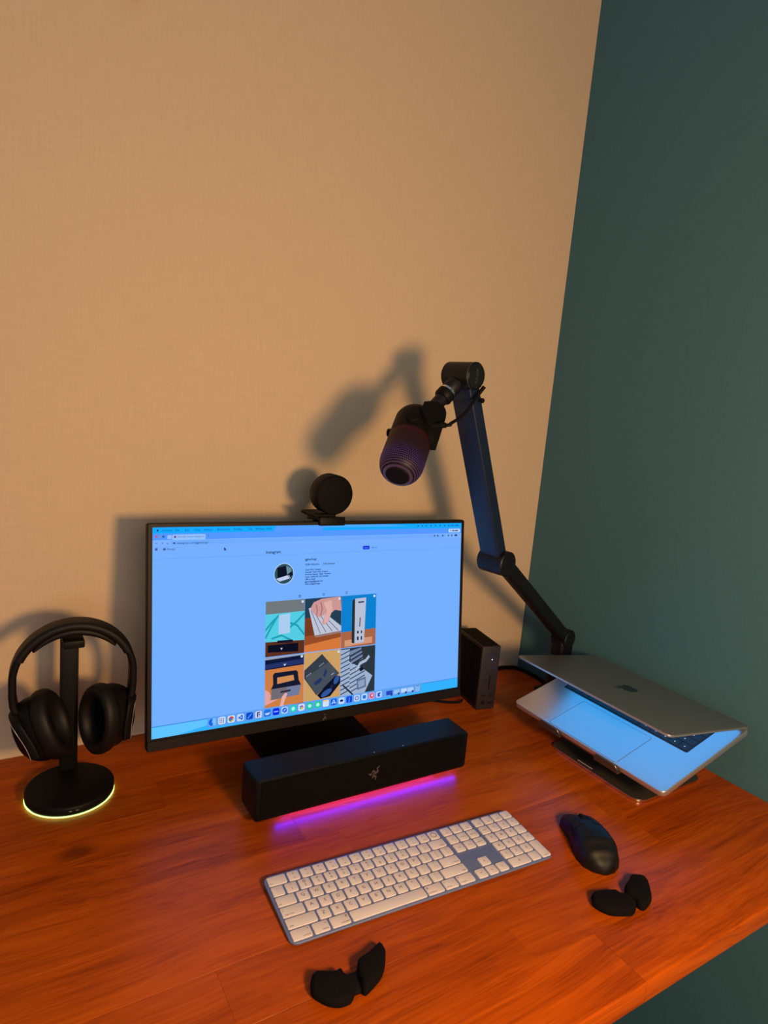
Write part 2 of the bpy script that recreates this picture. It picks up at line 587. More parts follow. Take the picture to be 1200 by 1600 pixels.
# browser window
s_rect('tab_strip', 0, 9.6, 597.6, 20.2, (84, 152, 255), 2)
for xx, c in ((5.5, (196, 88, 150)), (11, (128, 150, 190)), (16.5, (40, 100, 200))):
    s_circ('window_button', xx, 14.6, 2.0, c, 3)
s_rect('tab_search', 22.5, 12.6, 29, 18.6, (150, 195, 255), 3, 1.5)
s_rect('browser_tab', 30, 11.8, 82.5, 20.6, (146, 194, 255), 3, 2.0)
s_rect('tab_icon', 32.5, 13.8, 36, 17.4, (140, 70, 160), 4, 0.8)
s_text('tab_title', 'Tech UGC Creator Instagram', 37.8, 15.6, 3.2, INK, 4)
s_text('tab_mark', 'x', 78, 15.4, 4, INK, 4)
s_text('tab_mark', '+', 86, 15.0, 5, INK, 4)
s_rect('account_button', 566, 11.6, 594, 18.6, (190, 214, 255), 3, 2)
s_multi('account_text', [[(x, 13.9), (x + w, 13.9), (x + w, 16.3), (x, 16.3)] for x, w in ((570, 1.8), (574.5, 5), (580.4, 9))], INK2, 4)
s_rect('address_row', 0, 20.2, 597.6, 29.6, (124, 178, 255), 2)
s_rect('address_field', 27, 21.4, 560, 28.6, (112, 170, 253), 3, 3.4)
for s, xx in (('<', 6), ('>', 14.5), ('o', 22.5)):
    s_text('browser_arrow', s, xx - 1, 25.6, 5, INK, 4)
s_rect('site_icon', 31, 24.4, 35, 26.4, INK, 4, 0.9)
s_text('address_text', 'instagram.com/ggtechugc/', 37.5, 25.6, 4.8, INK, 4)
for xx in (532, 540, 552, 566, 574, 582):
    s_circ('browser_icon', xx, 24.6, 1.9, INK2, 4, 8)
s_circ('browser_icon', 585, 24.6, 2.2, INK, 4, 10)
s_rect('bookmark_row', 0, 29.6, 597.6, 38.6, (120, 175, 255), 2)
s_rect('bookmark_icon', 4, 32.6, 7.6, 36.4, INK2, 3)
s_rect('bookmark_icon', 16, 33, 20, 36.4, INK2, 3)
s_text('bookmark_text', 'Design', 22, 34.8, 4.6, INK, 3)
s_rect('header_rule', 0, 49.6, 597.6, 50.1, (100, 156, 240), 2)
s_poly('mouse_pointer', [(113, 34.5), (113, 40), (114.3, 38.8), (115.6, 40.6), (116.4, 40), (115.4, 38.4), (117, 38.2)], (16, 30, 70), 3)
s_text('site_title', 'Instagram', 185, 45.4, 7.0, INK, 3, bold=0.12)
s_rect('login_button', 372.5, 39.9, 386.5, 46.6, (20, 40, 225), 3, 1.5)
s_text('button_text', 'Log in', 379.5, 43.2, 3.9, (130, 170, 255), 4, 'CENTER')
s_text('link_text', 'Sign up', 391, 43.2, 4.1, (20, 40, 200), 3)
# profile
s_circ('profile_ring', 218.3, 84, 18.6, (170, 208, 255), 2, 32)
s_circ('profile_picture', 218.3, 84, 17.3, (44, 78, 88), 3, 32)
s_poly('picture_patch', [(206, 73), (222, 70), (224, 90), (207, 92)], (14, 20, 40), 4)
s_poly('picture_patch', [(222, 70), (231, 74), (234, 90), (225, 88)], (110, 140, 160), 4)
s_poly('picture_patch', [(204, 92), (228, 86), (231, 92), (210, 97)], (190, 205, 240), 5)
s_poly('picture_patch', [(224, 86), (232, 80), (235, 86), (229, 93)], (16, 24, 40), 5)
s_text('profile_name', 'ggtechugc', 257.8, 60.4, 5.6, INK, 3, bold=0.10)
s_text('follower_text', '30.8K followers', 257.8, 69.7, 4.2, INK, 3, bold=0.08)
s_text('follower_text', '578 following', 292.5, 69.9, 4.2, INK, 3, bold=0.08)
for k, s in enumerate(('Tech UGC Creator', 'Founder Tech UGC Creator', 'Product Demos - B2B - Reviews', 'Open collabs for tech brands', 'DM or email', 'ggtechugc@gmail.com', 'linktr.ee/ggtechugc')):
    s_text('bio_line', s, 258, 79.2 + 4.2 * k, 3.8, INK, 3, bold=0.10)
for xx in (248.3, 294.4, 340.6):
    s_rect('grid_icon', xx - 2, 122.9, xx + 2, 127, INK2 if xx > 250 else INK, 3, 0.6)
    s_rect('grid_icon', xx - 1.1, 123.8, xx + 1.1, 126.1, PAGE, 4)

def clip(poly, x0, y0, x1, y1):
    def cut(p, f, g):
        out = []
        for i in range(len(p)):
            a, b = p[i - 1], p[i]
            fa, fb = f(a), f(b)
            if fa >= 0: out.append(a)
            if (fa >= 0) != (fb >= 0):
                t = fa / (fa - fb)
                out.append((a[0] + (b[0] - a[0]) * t, a[1] + (b[1] - a[1]) * t))
        return out
    for f in (lambda q: q[0] - x0, lambda q: x1 - q[0], lambda q: q[1] - y0, lambda q: y1 - q[1]):
        if len(poly) >= 3:
            poly = cut(poly, f, None)
    return poly
# picture tiles: unit coordinates, y down
TW, TH = 72.0, 96.0
COLS = (186.2, 258.6, 331.0)
ROWS = (130.6, 228.2)
def tile(ci, ri, ground, patches, badge=True):
    x0, y0 = COLS[ci], ROWS[ri]
    ymax = min(y0 + TH, 316.5)
    s_rect('picture_tile', x0, y0, x0 + TW, ymax, ground, 3)
    for k, (col, pts) in enumerate(patches):
        P = clip([(x0 + a * TW, y0 + b * TH) for a, b in pts], x0, y0, x0 + TW, ymax)
        if len(P) >= 3:
            s_poly('picture_patch', P, col, 4 + k * 0.7)
    if badge:
        s_rect('tile_badge', x0 + TW - 6.5, y0 + 2, x0 + TW - 2.2, y0 + 6.3, (200, 222, 250), 14, 1)
def oval(cx, cy, a, b, rot=0, n=14):
    return [(cx + a * math.cos(t) * math.cos(rot) - b * math.sin(t) * math.sin(rot),
             cy + a * math.cos(t) * math.sin(rot) + b * math.sin(t) * math.cos(rot)) for t in [2 * PI * k / n for k in range(n)]]
def stroke(p, w):
    out, back = [], []
    for i, q in enumerate(p):
        a, b = Vector(p[max(i - 1, 0)]), Vector(p[min(i + 1, len(p) - 1)])
        t = (b - a).normalized() * w
        out.append((q[0] - t.y, q[1] + t.x)); back.append((q[0] + t.y, q[1] - t.x))
    return out + back[::-1]
tile(0, 0, (112, 120, 124), [
    ((84, 205, 228), [(0, .23), (1, .22), (1, .76), (0, .73)]),
    ((30, 160, 180), stroke([(0, .66), (.15, .45), (.3, .28)], .02)),
    ((30, 160, 180), stroke([(0, .52), (.15, .38), (.34, .26)], .02)),
    ((30, 160, 180), stroke([(.62, .50), (.8, .40), (1, .26)], .02)),
    ((30, 160, 180), stroke([(.62, .42), (.8, .47), (1, .66)], .02)),
    ((30, 160, 180), stroke([(.15, .68), (.4, .63), (.66, .74)], .018)),
    ((170, 205, 240), [(.33, .26), (.62, .24), (.62, .60), (.33, .61)]),
    ((92, 48, 28), [(0, .73), (1, .76), (1, 1), (0, 1)]),
    ((24, 24, 44), [(.3, .72), (.7, .73), (.7, .78), (.3, .77)]),
    ((12, 14, 34), [(.06, .79), (.84, .80), (.84, .96), (.06, .92)]),
    ((200, 200, 220), [(.38, .86), (.44, .86), (.41, .90)])])
tile(1, 0, (34, 62, 84), [
    ((120, 58, 30), [(0, .36), (.14, .36), (1, .60), (1, 1), (0, 1)]),
    ((150, 76, 38), [(0, .70), (1, .66), (1, 1), (0, 1)]),
    ((214, 120, 58), [(0, .87), (1, .78), (1, 1), (0, 1)]),
    ((190, 196, 216), [(.10, .18), (.30, .15), (1, .57), (1, .66), (.27, .70)]),
    ((150, 118, 112), [(.27, .70), (1, .66), (1, .70), (.29, .74)]),
    ((96, 100, 124), stroke([(.16, .22), (.42, .67)], .008)),
    ((96, 100, 124), stroke([(.25, .26), (.58, .66)], .008)),
    ((96, 100, 124), stroke([(.38, .30), (.75, .65)], .008)),
    ((96, 100, 124), stroke([(.54, .36), (.92, .65)], .008)),
    ((204, 150, 148), [(.15, .22), (.17, .15), (.23, .075), (.44, .02), (.97, .0), (1, .28), (.82, .25), (.72, .30), (.66, .42), (.60, .49), (.50, .51), (.46, .46), (.52, .38), (.55, .30), (.46, .36), (.36, .36), (.27, .31)]),
    ((224, 172, 166), [(.50, .10), (.72, .06), (.74, .24), (.62, .46), (.52, .49), (.52, .40), (.60, .26)]),
    ((160, 100, 100), stroke([(.30, .12), (.33, .24), (.31, .32)], .012)),
    ((160, 100, 100), stroke([(.42, .08), (.46, .20), (.42, .34)], .012))])
tile(2, 0, (14, 128, 208), [
    ((170, 100, 70), [(0, .70), (1, .68), (1, 1), (0, 1)]),
    ((210, 150, 120), [(.10, .86), (.9, .84), (.9, .96), (.1, .98)]),
    ((40, 48, 50), [(.30, .10), (.40, .06), (.40, .94), (.30, .92)]),
    ((184, 192, 214), [(.38, .07), (.70, .06), (.66, .93), (.38, .94)]),
    ((60, 66, 90), [(.47, .13), (.64, .125), (.64, .155), (.47, .16)]),
    ((70, 76, 96), [(.52, .44), (.55, .44), (.54, .62), (.51, .62)]),
    ((40, 44, 60), [(.45, .70), (.50, .70), (.50, .75), (.45, .75)]),
    ((40, 44, 60), [(.56, .70), (.60, .70), (.60, .75), (.56, .75)]),
    ((40, 44, 60), [(.45, .81), (.50, .81), (.50, .88), (.45, .88)]),
    ((40, 44, 60), [(.56, .81), (.60, .81), (.60, .88), (.56, .88)])])
tile(0, 1, (206, 126, 66), [
    ((150, 158, 176), [(0, 0), (1, 0), (1, .03), (0, .04)]),
    ((16, 24, 58), [(0, .04), (1, .02), (1, .20), (0, .22)]),
    ((34, 50, 104), [(0, .12), (1, .09), (1, .18), (0, .20)]),
    ((200, 206, 232), [(.46, .15), (.54, .145), (.50, .185)]),
    ((22, 26, 48), [(.20, .33), (.24, .29), (.80, .29), (.84, .32), (.87, .48), (.94, .58), (.15, .59), (.21, .50)]),
    ((206, 140, 84), [(.31, .38), (.73, .37), (.75, .47), (.31, .50)]),
    ((112, 106, 116), [(.16, .58), (.93, .57), (.88, .75), (.17, .78)]),
    ((110, 122, 160), [(.56, .58), (.93, .57), (.88, .75), (.56, .765)]),
    ((46, 44, 58), [(.40, .64), (.66, .63), (.66, .665), (.40, .675)]),
    ((222, 162, 164), [(0, .57), (.10, .62), (.16, .70), (.12, .78), (.34, .78), (.02, .86), (0, .86)]),
    ((228, 172, 164), [(.44, .74), (.52, .68), (.58, .70), (.50, .84), (.44, 1), (.36, 1)]),
    ((176, 100, 64), [(0, .95), (1, .90), (1, 1), (0, 1)])])
tile(1, 1, (204, 160, 100), [
    ((52, 60, 72), [(.01, .32), (.48, .05), (.68, .22), (.97, .46), (.34, .82), (.01, .47)]),
    ((70, 78, 90), [(.04, .46), (.66, .22), (.96, .45), (.34, .80)]),
    ((12, 18, 40), [(.36, .82), (.86, .50), (1, .52), (1, .66), (.72, .88), (.46, .90)]),
    ((34, 54, 98), [(.26, .58), (.46, .49), (.50, .54), (.42, .60), (.30, .63)]),
    ((34, 54, 98), [(.52, .46), (.58, .34), (.63, .38), (.60, .46), (.55, .50)]),
    ((120, 128, 140), stroke([(.06, .44), (.20, .38)], .010)),
    ((120, 128, 140), stroke([(.40, .28), (.54, .22)], .010)),
    ((150, 156, 166), stroke([(.74, .47), (.82, .44)], .010)),
    ((48, 84, 152), oval(.62, .80, .16, .055, -.35)),
    ((48, 84, 152), oval(.89, .58, .10, .06, -.85)),
    ((30, 40, 70), oval(.76, .70, .05, .03, -.6))])
tile(2, 1, (44, 54, 62), [
    ((158, 178, 208), [(0, .02), (.26, .02), (.24, .26), (.42, .34), (.62, .42), (.93, .60), (.70, .92), (0, 1)])] +
    [((58, 72, 100), stroke([(0, .12 + .085 * k), (.26, .05 + .085 * k)], .011)) for k in range(10)] +
    [((58, 72, 100), stroke([(.26, .44 + .085 * k), (.70, .31 + .085 * k)], .011)) for k in range(6)] + [
    ((112, 130, 162), [(.25, .06), (.58, .01), (.64, .24), (.30, .32)]),
    ((36, 44, 66), stroke([(.27, .16), (.60, .06)], .016)),
    ((36, 44, 66), stroke([(.29, .24), (.62, .13)], .016)),
    ((36, 44, 66), stroke([(.33, .31), (.64, .21)], .016)),
    ((170, 186, 212), stroke([(.82, .20), (.72, .28), (.56, .32), (.44, .44)], .03)),
    ((20, 24, 36), [(.52, .42), (.62, .38), (.67, .45), (.57, .49)]),
    ((90, 112, 150), [(.46, .64), (.72, .60), (.74, .80), (.48, .84)]),
    ((140, 160, 194), [(.50, .67), (.69, .64), (.70, .77), (.52, .80)]),
    ((24, 34, 60), stroke([(.06, .70), (.36, .92)], .016))], badge=False)
# desktop strip and dock
s_poly('desktop_strip', [(0, 317), (597.6, 317), (597.6, 336.15), (0, 336.15)], (50, 178, 255), 2)
s_poly('wallpaper_shape', [(0, 318), (150, 318), (40, 336), (0, 336)], (96, 196, 255), 3)
s_poly('window_shadow', [(0, 316.4), (597.6, 316.4), (597.6, 317.6), (0, 317.6)], (64, 128, 220), 3)
s_rect('dock_bar', 88, 315.6, 509, 333, (92, 160, 240), 4, 4)
ICON = [((120, 190, 255), 'face'), ((210, 225, 250), 'grid'), ((214, 226, 248), 'ring'), ((190, 215, 255), 'fold'), ((16, 70, 205), 'slash'),
        ((200, 205, 235), 'F'), ((30, 110, 225), 'whale'), ((10, 40, 230), 'bar'), ((170, 205, 255), 'compass'), ((40, 205, 190), 'blob'),
        ((214, 224, 245), 'petals'), ((30, 200, 160), 'cam'), ((30, 205, 150), 'blob'), ((206, 224, 250), 'note'), ((20, 90, 225), 'A'),
        ((190, 215, 255), 'eye'), ((16, 70, 220), 'J'), ((190, 212, 250), '101'), ((190, 215, 255), 'sq'), ((220, 150, 190), 'swirl'), ((190, 212, 255), 'clip')]
for k, (col, g) in enumerate(ICON):
    cx, cy = 96.4 + 15.85 * k, 324.4
    s_rect('dock_icon', cx - 6.1, cy - 6.1, cx + 6.1, cy + 6.1, col, 6, 2.8)
    P = lambda *q: [(cx + a, cy + b) for a, b in q]
    if g == 'face':
        s_poly('icon_glyph', P((-6, -3), (-3, -6), (0.5, -6), (-1, 1), (1, 1), (0.5, 6), (-3, 6), (-6, 3)), (24, 100, 230), 7)
    elif g == 'grid':
        s_multi('icon_glyph', [P((a, b), (a + 1.8, b), (a + 1.8, b + 1.8), (a, b + 1.8)) for a in (-4, -1, 2) for b in (-4, -1, 2)], (80, 100, 150), 7)
    elif g == 'ring':
        s_circ('icon_glyph', cx, cy, 4.6, (200, 70, 70), 7); s_poly('icon_glyph', P((0, 0), (4.5, -1), (3, 3.6), (0, 4.6)), (220, 190, 60), 7.5)
        s_poly('icon_glyph', P((0, 0), (0, 4.6), (-3.6, 3), (-4.5, -1)), (50, 160, 90), 7.5); s_circ('icon_glyph', cx, cy, 2.2, (60, 110, 240), 8)
    elif g == 'fold':
        s_multi('icon_glyph', [P((2, -4.5), (4, -3.6), (4, 3.6), (2, 4.5), (-4, -1), (-3, -2), (2, 2)), P((-4, 1.4), (2, -4.5), (2.4, -2.4), (-2.6, 2.2))], (16, 90, 200), 7)
    elif g == 'slash':
        s_poly('icon_glyph', P((-4, 3.4), (3, -4.4), (4.4, -3.4), (-2.6, 4.4)), (70, 170, 255), 7)
    elif g == 'F':
        s_multi('icon_glyph', [P((-2.6, -4.4), (2.6, -4.4), (2.6, -2.4), (-2.6, -2.4)), P((-2.6, -4.4), (-.6, -4.4), (-.6, 4.4), (-2.6, 4.4))], (70, 50, 120), 7)
        s_circ('icon_glyph', cx + 1.4, cy + 0.4, 1.5, (60, 100, 240), 7)
    elif g == 'whale':
        s_poly('icon_glyph', P((-4.6, 0), (3, 0), (4.6, -1.6), (4.6, .6), (2, 3.4), (-2.6, 3.4)), (190, 220, 255), 7)
    elif g == 'bar':
        s_rect('icon_glyph', cx - 4, cy - 1, cx + 4, cy + 1, (140, 180, 255), 7, .4)
    elif g == 'compass':
        s_circ('icon_glyph', cx, cy, 4.4, (24, 90, 220), 7); s_poly('icon_glyph', P((2.8, -2.8), (0.8, 1), (-2.8, 2.8), (-0.8, -1)), (160, 200, 255), 8)
    elif g in ('blob', 'cam'):
        s_circ('icon_glyph', cx, cy, 3.4, (170, 240, 235), 7)
    elif g == 'petals':
        for a, c in enumerate(((230, 120, 70), (230, 190, 60), (90, 190, 90), (60, 130, 230), (160, 80, 200))):
            s_circ('icon_glyph', cx + 2.4 * math.cos(a * 1.257), cy + 2.4 * math.sin(a * 1.257), 1.8, c, 7 + a * .2, 10)
    elif g == 'note':
        s_rect('icon_glyph', cx - 6, cy - 6, cx + 6, cy - 3.4, (240, 205, 110), 7, 1)
    elif g == 'A':
        s_multi('icon_glyph', [P((-.6, -4.2), (.8, -4.2), (4.2, 3.8), (2.6, 3.8)), P((-.8, -4.2), (.6, -4.2), (-2.6, 3.8), (-4.2, 3.8)), P((-4.4, .8), (4.4, .8), (4.4, 2), (-4.4, 2))], (170, 215, 255), 7)
    elif g == 'eye':
        s_poly('icon_glyph', [(cx + a * 1.0, cy + b) for a, b in oval(0, 0, 3.6, 2.2)], (14, 30, 100), 7)
    elif g == 'J':
        s_text('icon_glyph', 'J', cx, cy, 10, (130, 190, 255), 7, 'CENTER')
    elif g == '101':
        s_circ('icon_glyph', cx, cy, 4.2, (90, 110, 170), 7); s_circ('icon_glyph', cx, cy, 2.6, (190, 212, 250), 8)
    elif g == 'sq':
        s_rect('icon_glyph', cx - 3.4, cy - 3.4, cx + 3.4, cy + 3.4, (40, 110, 210), 7, .6)
    elif g == 'swirl':
        s_circ('icon_glyph', cx, cy, 4.4, (200, 70, 110), 7); s_circ('icon_glyph', cx + .6, cy - .4, 2.2, (240, 205, 225), 8)
    elif g == 'clip':
        s_poly('icon_glyph', P((-3.4, 4), (-3.4, -3), (2, -4), (4, -2), (1, 0), (3, 4)), (30, 80, 220), 7)
for cx, w, c in ((436.6, 7.5, (40, 70, 190)), (453, 7, (150, 190, 240)), (469.3, 7, (190, 215, 255)), (484.5, 7.5, (170, 205, 255))):
    s_rect('dock_window', cx - w, 320.6, cx + w - 1, 328.6, c, 6, .5)
    s_rect('dock_badge', cx + w - 5, 327, cx + w - 1, 331, (30, 50, 120), 7, 1.4)
s_rect('dock_bin', 495.6, 317.6, 505.6, 331, (130, 182, 235), 6, 2)
s_rect('dock_bin', 496.6, 318.4, 504.6, 320.4, (80, 130, 190), 7, .8)

# ------------------------------------------------------------------ webcam on the monitor
wc = thing('webcam', 'round black puck-shaped webcam clipped on top of the monitor', 'webcam', (-0.672, -0.15, 0.438))
WF = Frame((-0.672, -0.159, 0.4835), m_r, (0, 0, 1), m_nh)     # x right, y up, z to viewer
prof = [(0.0, -0.040), (0.028, -0.040), (0.0345, -0.037), (0.0365, -0.032), (0.0365, -0.003), (0.0355, -0.0008), (0.034, 0.0), (0.0, 0.0)]
obj('camera_body', lathe(prof[:-1], 48), BLACK, wc, WF)
obj('lens_cover', lathe([(0.0345, -0.0004), (0.0342, 0.0010), (0.033, 0.0016), (0.001, 0.0016)], 48), BLACK_MATTE, wc, WF)
zt = MH / 2
obj('clip_front', rbox(0.050, 0.0155, 0.009, 0.0015, 2, (0.007, zt + 0.0068, 0.0062)), BLACK, wc, MF)
obj('clip_top', rbox(0.046, 0.006, 0.050, 0.0015, 2, (0.004, zt + 0.0115, -0.023)), BLACK, wc, MF)
obj('clip_rear', rbox(0.044, 0.034, 0.007, 0.0015, 2, (0.004, zt - 0.006, -0.0235)), BLACK, wc, MF)
obj('hinge_leaf', sweep([MF((-0.004, zt + 0.0165, 0.000)), MF((-0.006, zt + 0.0185, -0.028)), MF((-0.010, zt + 0.0235, -0.054))], rrect(0.0055, 0.040, 0.002, 3), m_r), BLACK, wc, Frame((0, 0, 0)), smooth=40)
obj('swivel', lathe([(0.010, 0), (0.010, 0.012)], 20), BLACK, wc, Frame(MF((0.012, zt + 0.013, -0.012)), (1, 0, 0), (0, 1, 0), (0, 0, 1)))

# ------------------------------------------------------------------ headphone stand
hs = thing('headphone_stand', 'black headphone stand with glowing green ring under its round base', 'stand', (-1.100, -0.150, 0))
HF = Frame((-1.100, -0.150, 0))
obj('base', lathe([(0.058, 0.0045), (0.064, 0.005), (0.0645, 0.008), (0.0645, 0.0145), (0.0635, 0.0165), (0.0615, 0.0175), (0.001, 0.0175)], 64), BLACK, hs, HF)
obj('foot_ring', lathe([(0.056, 0.0), (0.056, 0.0046)], 48), RUBBER, hs, HF)
LED_GREEN = em(176, 255, 128, 3.0)
obj('light_ring', rings([[(r * math.cos(2 * PI * k / 64), r * math.sin(2 * PI * k / 64), z) for k in range(64)] for r, z in ((0.0615, 0.0012), (0.0640, 0.0014), (0.0648, 0.0022), (0.0648, 0.0034), (0.0640, 0.0040))], caps=False), LED_GREEN, hs, HF)
obj('post', rbox(0.0265, 0.011, 0.239, 0.002, 2, (-1.0985, -0.1045, 0.0165 + 0.1195)), BLACK, hs, Frame((0, 0, 0)))
obj('cradle', rbox(0.030, 0.066, 0.006, 0.002, 2, (-1.0985, -0.133, 0.2570)), BLACK, hs, Frame((0, 0, 0)))
obj('cradle_lip', rbox(0.030, 0.006, 0.012, 0.002, 2, (-1.0985, -0.1640, 0.2545)), BLACK, hs, Frame((0, 0, 0)))
obj('touch_mark', join(*[rbox(0.004, 0.0004, 0.0012, 0, 1, (dx, -0.0648, 0.0112)) for dx in (-0.006, 0.003)]), LOGO_SILVER, hs, HF, smooth=0)

# ------------------------------------------------------------------ headphones
hp = thing('headphones', 'black over-ear headphones hanging on the headphone stand', 'headphones', (-1.095, -0.146, 0.264))
HA = -0.06
HPF = Frame((-1.095, -0.146, 0.0085), (math.cos(HA), math.sin(HA), 0), (-math.sin(HA), math.cos(HA), 0))
def band_pts(a0, a1, n, rx, rz, zc):
    return [(rx * math.cos(a0 + (a1 - a0) * k / n), 0, zc + rz * math.sin(a0 + (a1 - a0) * k / n)) for k in range(n + 1)]
RX, RZ, ZC = 0.083, 0.083, 0.1895
path = band_pts(PI * 0.14, PI * 0.86, 36, RX, RZ, ZC)
band = obj('headband', sweep(path, rrect(0.013, 0.036, 0.006, 5), (0, 1, 0)), BLACK_SOFT, hp, HPF, smooth=60)
path = band_pts(PI * 0.22, PI * 0.78, 30, RX - 0.0095, RZ - 0.0095, ZC)
sc = [(0.35 + 0.65 * math.sin(PI * k / 30) ** 0.6, 0.8 + 0.2 * math.sin(PI * k / 30)) for k in range(31)]
obj('band_cushion', sweep(path, rrect(0.011, 0.032, 0.005, 5), (0, 1, 0), sc), BLACK_SOFT, hp, HPF, smooth=60)
for sgn in (1, -1):
    a0, a1 = (PI * 0.235, -0.02) if sgn > 0 else (PI * 0.765, PI * 1.02)
    pts = band_pts(a0, a1, 12, RX + 0.001, RZ + 0.001, ZC)
    pts += [(sgn * (RX + 0.001), 0, ZC - 0.02), (sgn * (RX - 0.0005), -0.001, ZC - 0.036), (sgn * (RX - 0.005), -0.002, ZC - 0.050)]
    obj('slider_arm', sweep(pts, rrect(0.0105, 0.030, 0.004, 4), (0, 1, 0)), BLACK, hp, HPF, smooth=50)
def cup(center, n, sgn):
    n = Vector(n).normalized()
    ex = Vector((0, 0, 1)).cross(n).normalized()
    ey = n.cross(ex)
    cf = Frame(center, ex, ey, n)
    a, b = 0.041, 0.0555
    sh = obj('ear_cup', lathe([(0.02, -0.031), (0.62, -0.031), (0.80, -0.028), (0.88, -0.020), (0.93, -0.012), (0.94, 0.0), (0.80, 0.002)], 40, a, b), BLACK, hp, cf, smooth=50)
    obj('outer_plate', lathe([(0.70, -0.0305), (0.68, -0.0330), (0.60, -0.0340), (0.01, -0.0340)], 36, a, b), BLACK_METAL, sh, cf)
    obj('ear_cushion', lathe([(0.90, 0.0), (0.99, 0.002), (1.03, 0.008), (1.03, 0.015), (0.99, 0.021), (0.90, 0.0245), (0.78, 0.0245), (0.68, 0.021), (0.62, 0.014), (0.61, 0.004)], 40, a, b, caps=False), BLACK_SOFT, hp, cf, smooth=80)
    obj('inner_cloth', lathe([(0.62, 0.0045), (0.3, 0.004), (0.01, 0.004)], 32, a, b), DARK_CLOTH, hp, cf)
    # fork: two arms from the slider's end down both rims of the cup to its pivots
    top = HPF((sgn * (RX - 0.005), -0.002, ZC - 0.046))
    for q in (-1, 1):
        piv = Vector(center) - n * 0.010 + ex * (q * (a + 0.0012)) - ey * 0.004
        sh_ = Vector(center) - n * 0.016 + ex * (q * (a * 0.86 + 0.003)) + ey * 0.030
        crown = top + (sh_ - top) * 0.35 - n * 0.006 + Vector((0, 0, 0.004))
        pth = catmull([top, crown, sh_, piv, piv - ey * 0.022], 6)
        fk = obj('fork_arm', sweep(pth, rrect(0.0055, 0.012, 0.0022, 3), n), BLACK, hp, Frame((0, 0, 0)), smooth=50)
        obj('silver_trim', sweep([p - n * 0.0060 + ex * (q * 0.0016) for p in pth[9:]], circle(0.0007, 6)), LOGO_SILVER, fk, Frame((0, 0, 0)))
cup((-1.1370, -0.1485, 0.1215), (0.87, -0.30, 0.36), -1)
cup((-1.0490, -0.1485, 0.1215), (-0.89, -0.42, 0.06), 1)

# ------------------------------------------------------------------ soundbar
sb = thing('soundbar', 'black desktop soundbar with purple underglow in front of the monitor', 'speaker', (-0.668, -0.325, 0))
SBA = -0.008
SF = Frame((-0.668, -0.325, 0), (math.cos(SBA), math.sin(SBA), 0), (-math.sin(SBA), math.cos(SBA), 0))
sec = [(-0.0295, 0.0125), (0.026, 0.0125), (0.030, 0.018), (0.032, 0.060), (0.0315, 0.078), (0.029, 0.0805), (-0.0285, 0.0805), (-0.031, 0.078), (-0.0315, 0.016)]
def bar_loop(x, k):
    cy, cz = 0.0, 0.0465
    return [(x, cy + (y - cy) * k, cz + (z - cz) * k) for y, z in sec]
loops = [bar_loop(-0.2020, 0.90), bar_loop(-0.2008, 0.945), bar_loop(-0.1985, 0.98), bar_loop(-0.1950, 1.0), bar_loop(0.1955, 1.0), bar_loop(0.1990, 0.98), bar_loop(0.2010, 0.945), bar_loop(0.2020, 0.90)]
obj('cabinet', rings(loops), mat('black_fabric_and_plastic', (0.0030, 0.0036, 0.0056), 0.5, spec=0.16, bump=0.12, bscale=1500), sb, SF, smooth=35)
obj('front_grille', rbox(0.386, 0.0012, 0.058, 0.0005, 1, (0, -0.0318, 0.0475)), DARK_CLOTH, sb, SF, smooth=0)
for sgn in (-1, 1):
    obj('foot', rbox(0.03, 0.04, 0.013, 0.002, 1, (sgn * 0.165, 0.006, 0.0065)), RUBBER, sb, SF)
obj('light_strip', rbox(0.350, 0.007, 0.0028, 0.0005, 1, (0.012, -0.0215, 0.0113)), em(66, 30, 255, 52.0), sb, SF, smooth=0)
obj('light_strip', rbox(0.350, 0.006, 0.0024, 0.0005, 1, (0.012, -0.006, 0.0113)), em(190, 0, 255, 9.0), sb, SF, smooth=0)
lg = lambda P: [((x - 500) / 590 * 0.0245, (735 - y) / 590 * 0.0245) for x, y in P]
logo = join(flat(lg([(240, 700), (330, 685), (390, 715), (425, 600), (510, 550), (560, 650), (620, 670), (645, 640), (635, 560), (615, 515), (690, 465), (750, 430), (765, 465), (690, 560), (740, 680), (700, 740), (570, 790), (510, 700), (470, 645), (430, 720), (400, 800), (350, 785)])),
            flat(lg([(470, 720), (520, 730), (540, 800), (640, 840), (655, 960), (620, 1040), (585, 1010), (590, 900), (540, 870), (480, 935), (430, 915), (450, 840), (470, 800)])))
obj('maker_emblem', xform(logo, lambda v: Vector((v[0] + 0.003, -0.0326, v[1] + 0.0465))), LOGO_GREY, sb, SF, smooth=0)
obj('button', join(*[move(lathe([(0.0012, 0), (0.001, 0.0008), (0.0002, 0.0008)], 10), (x, -0.0255, 0.0803)) for x in (0.005, 0.062)]), LOGO_SILVER, sb, SF)

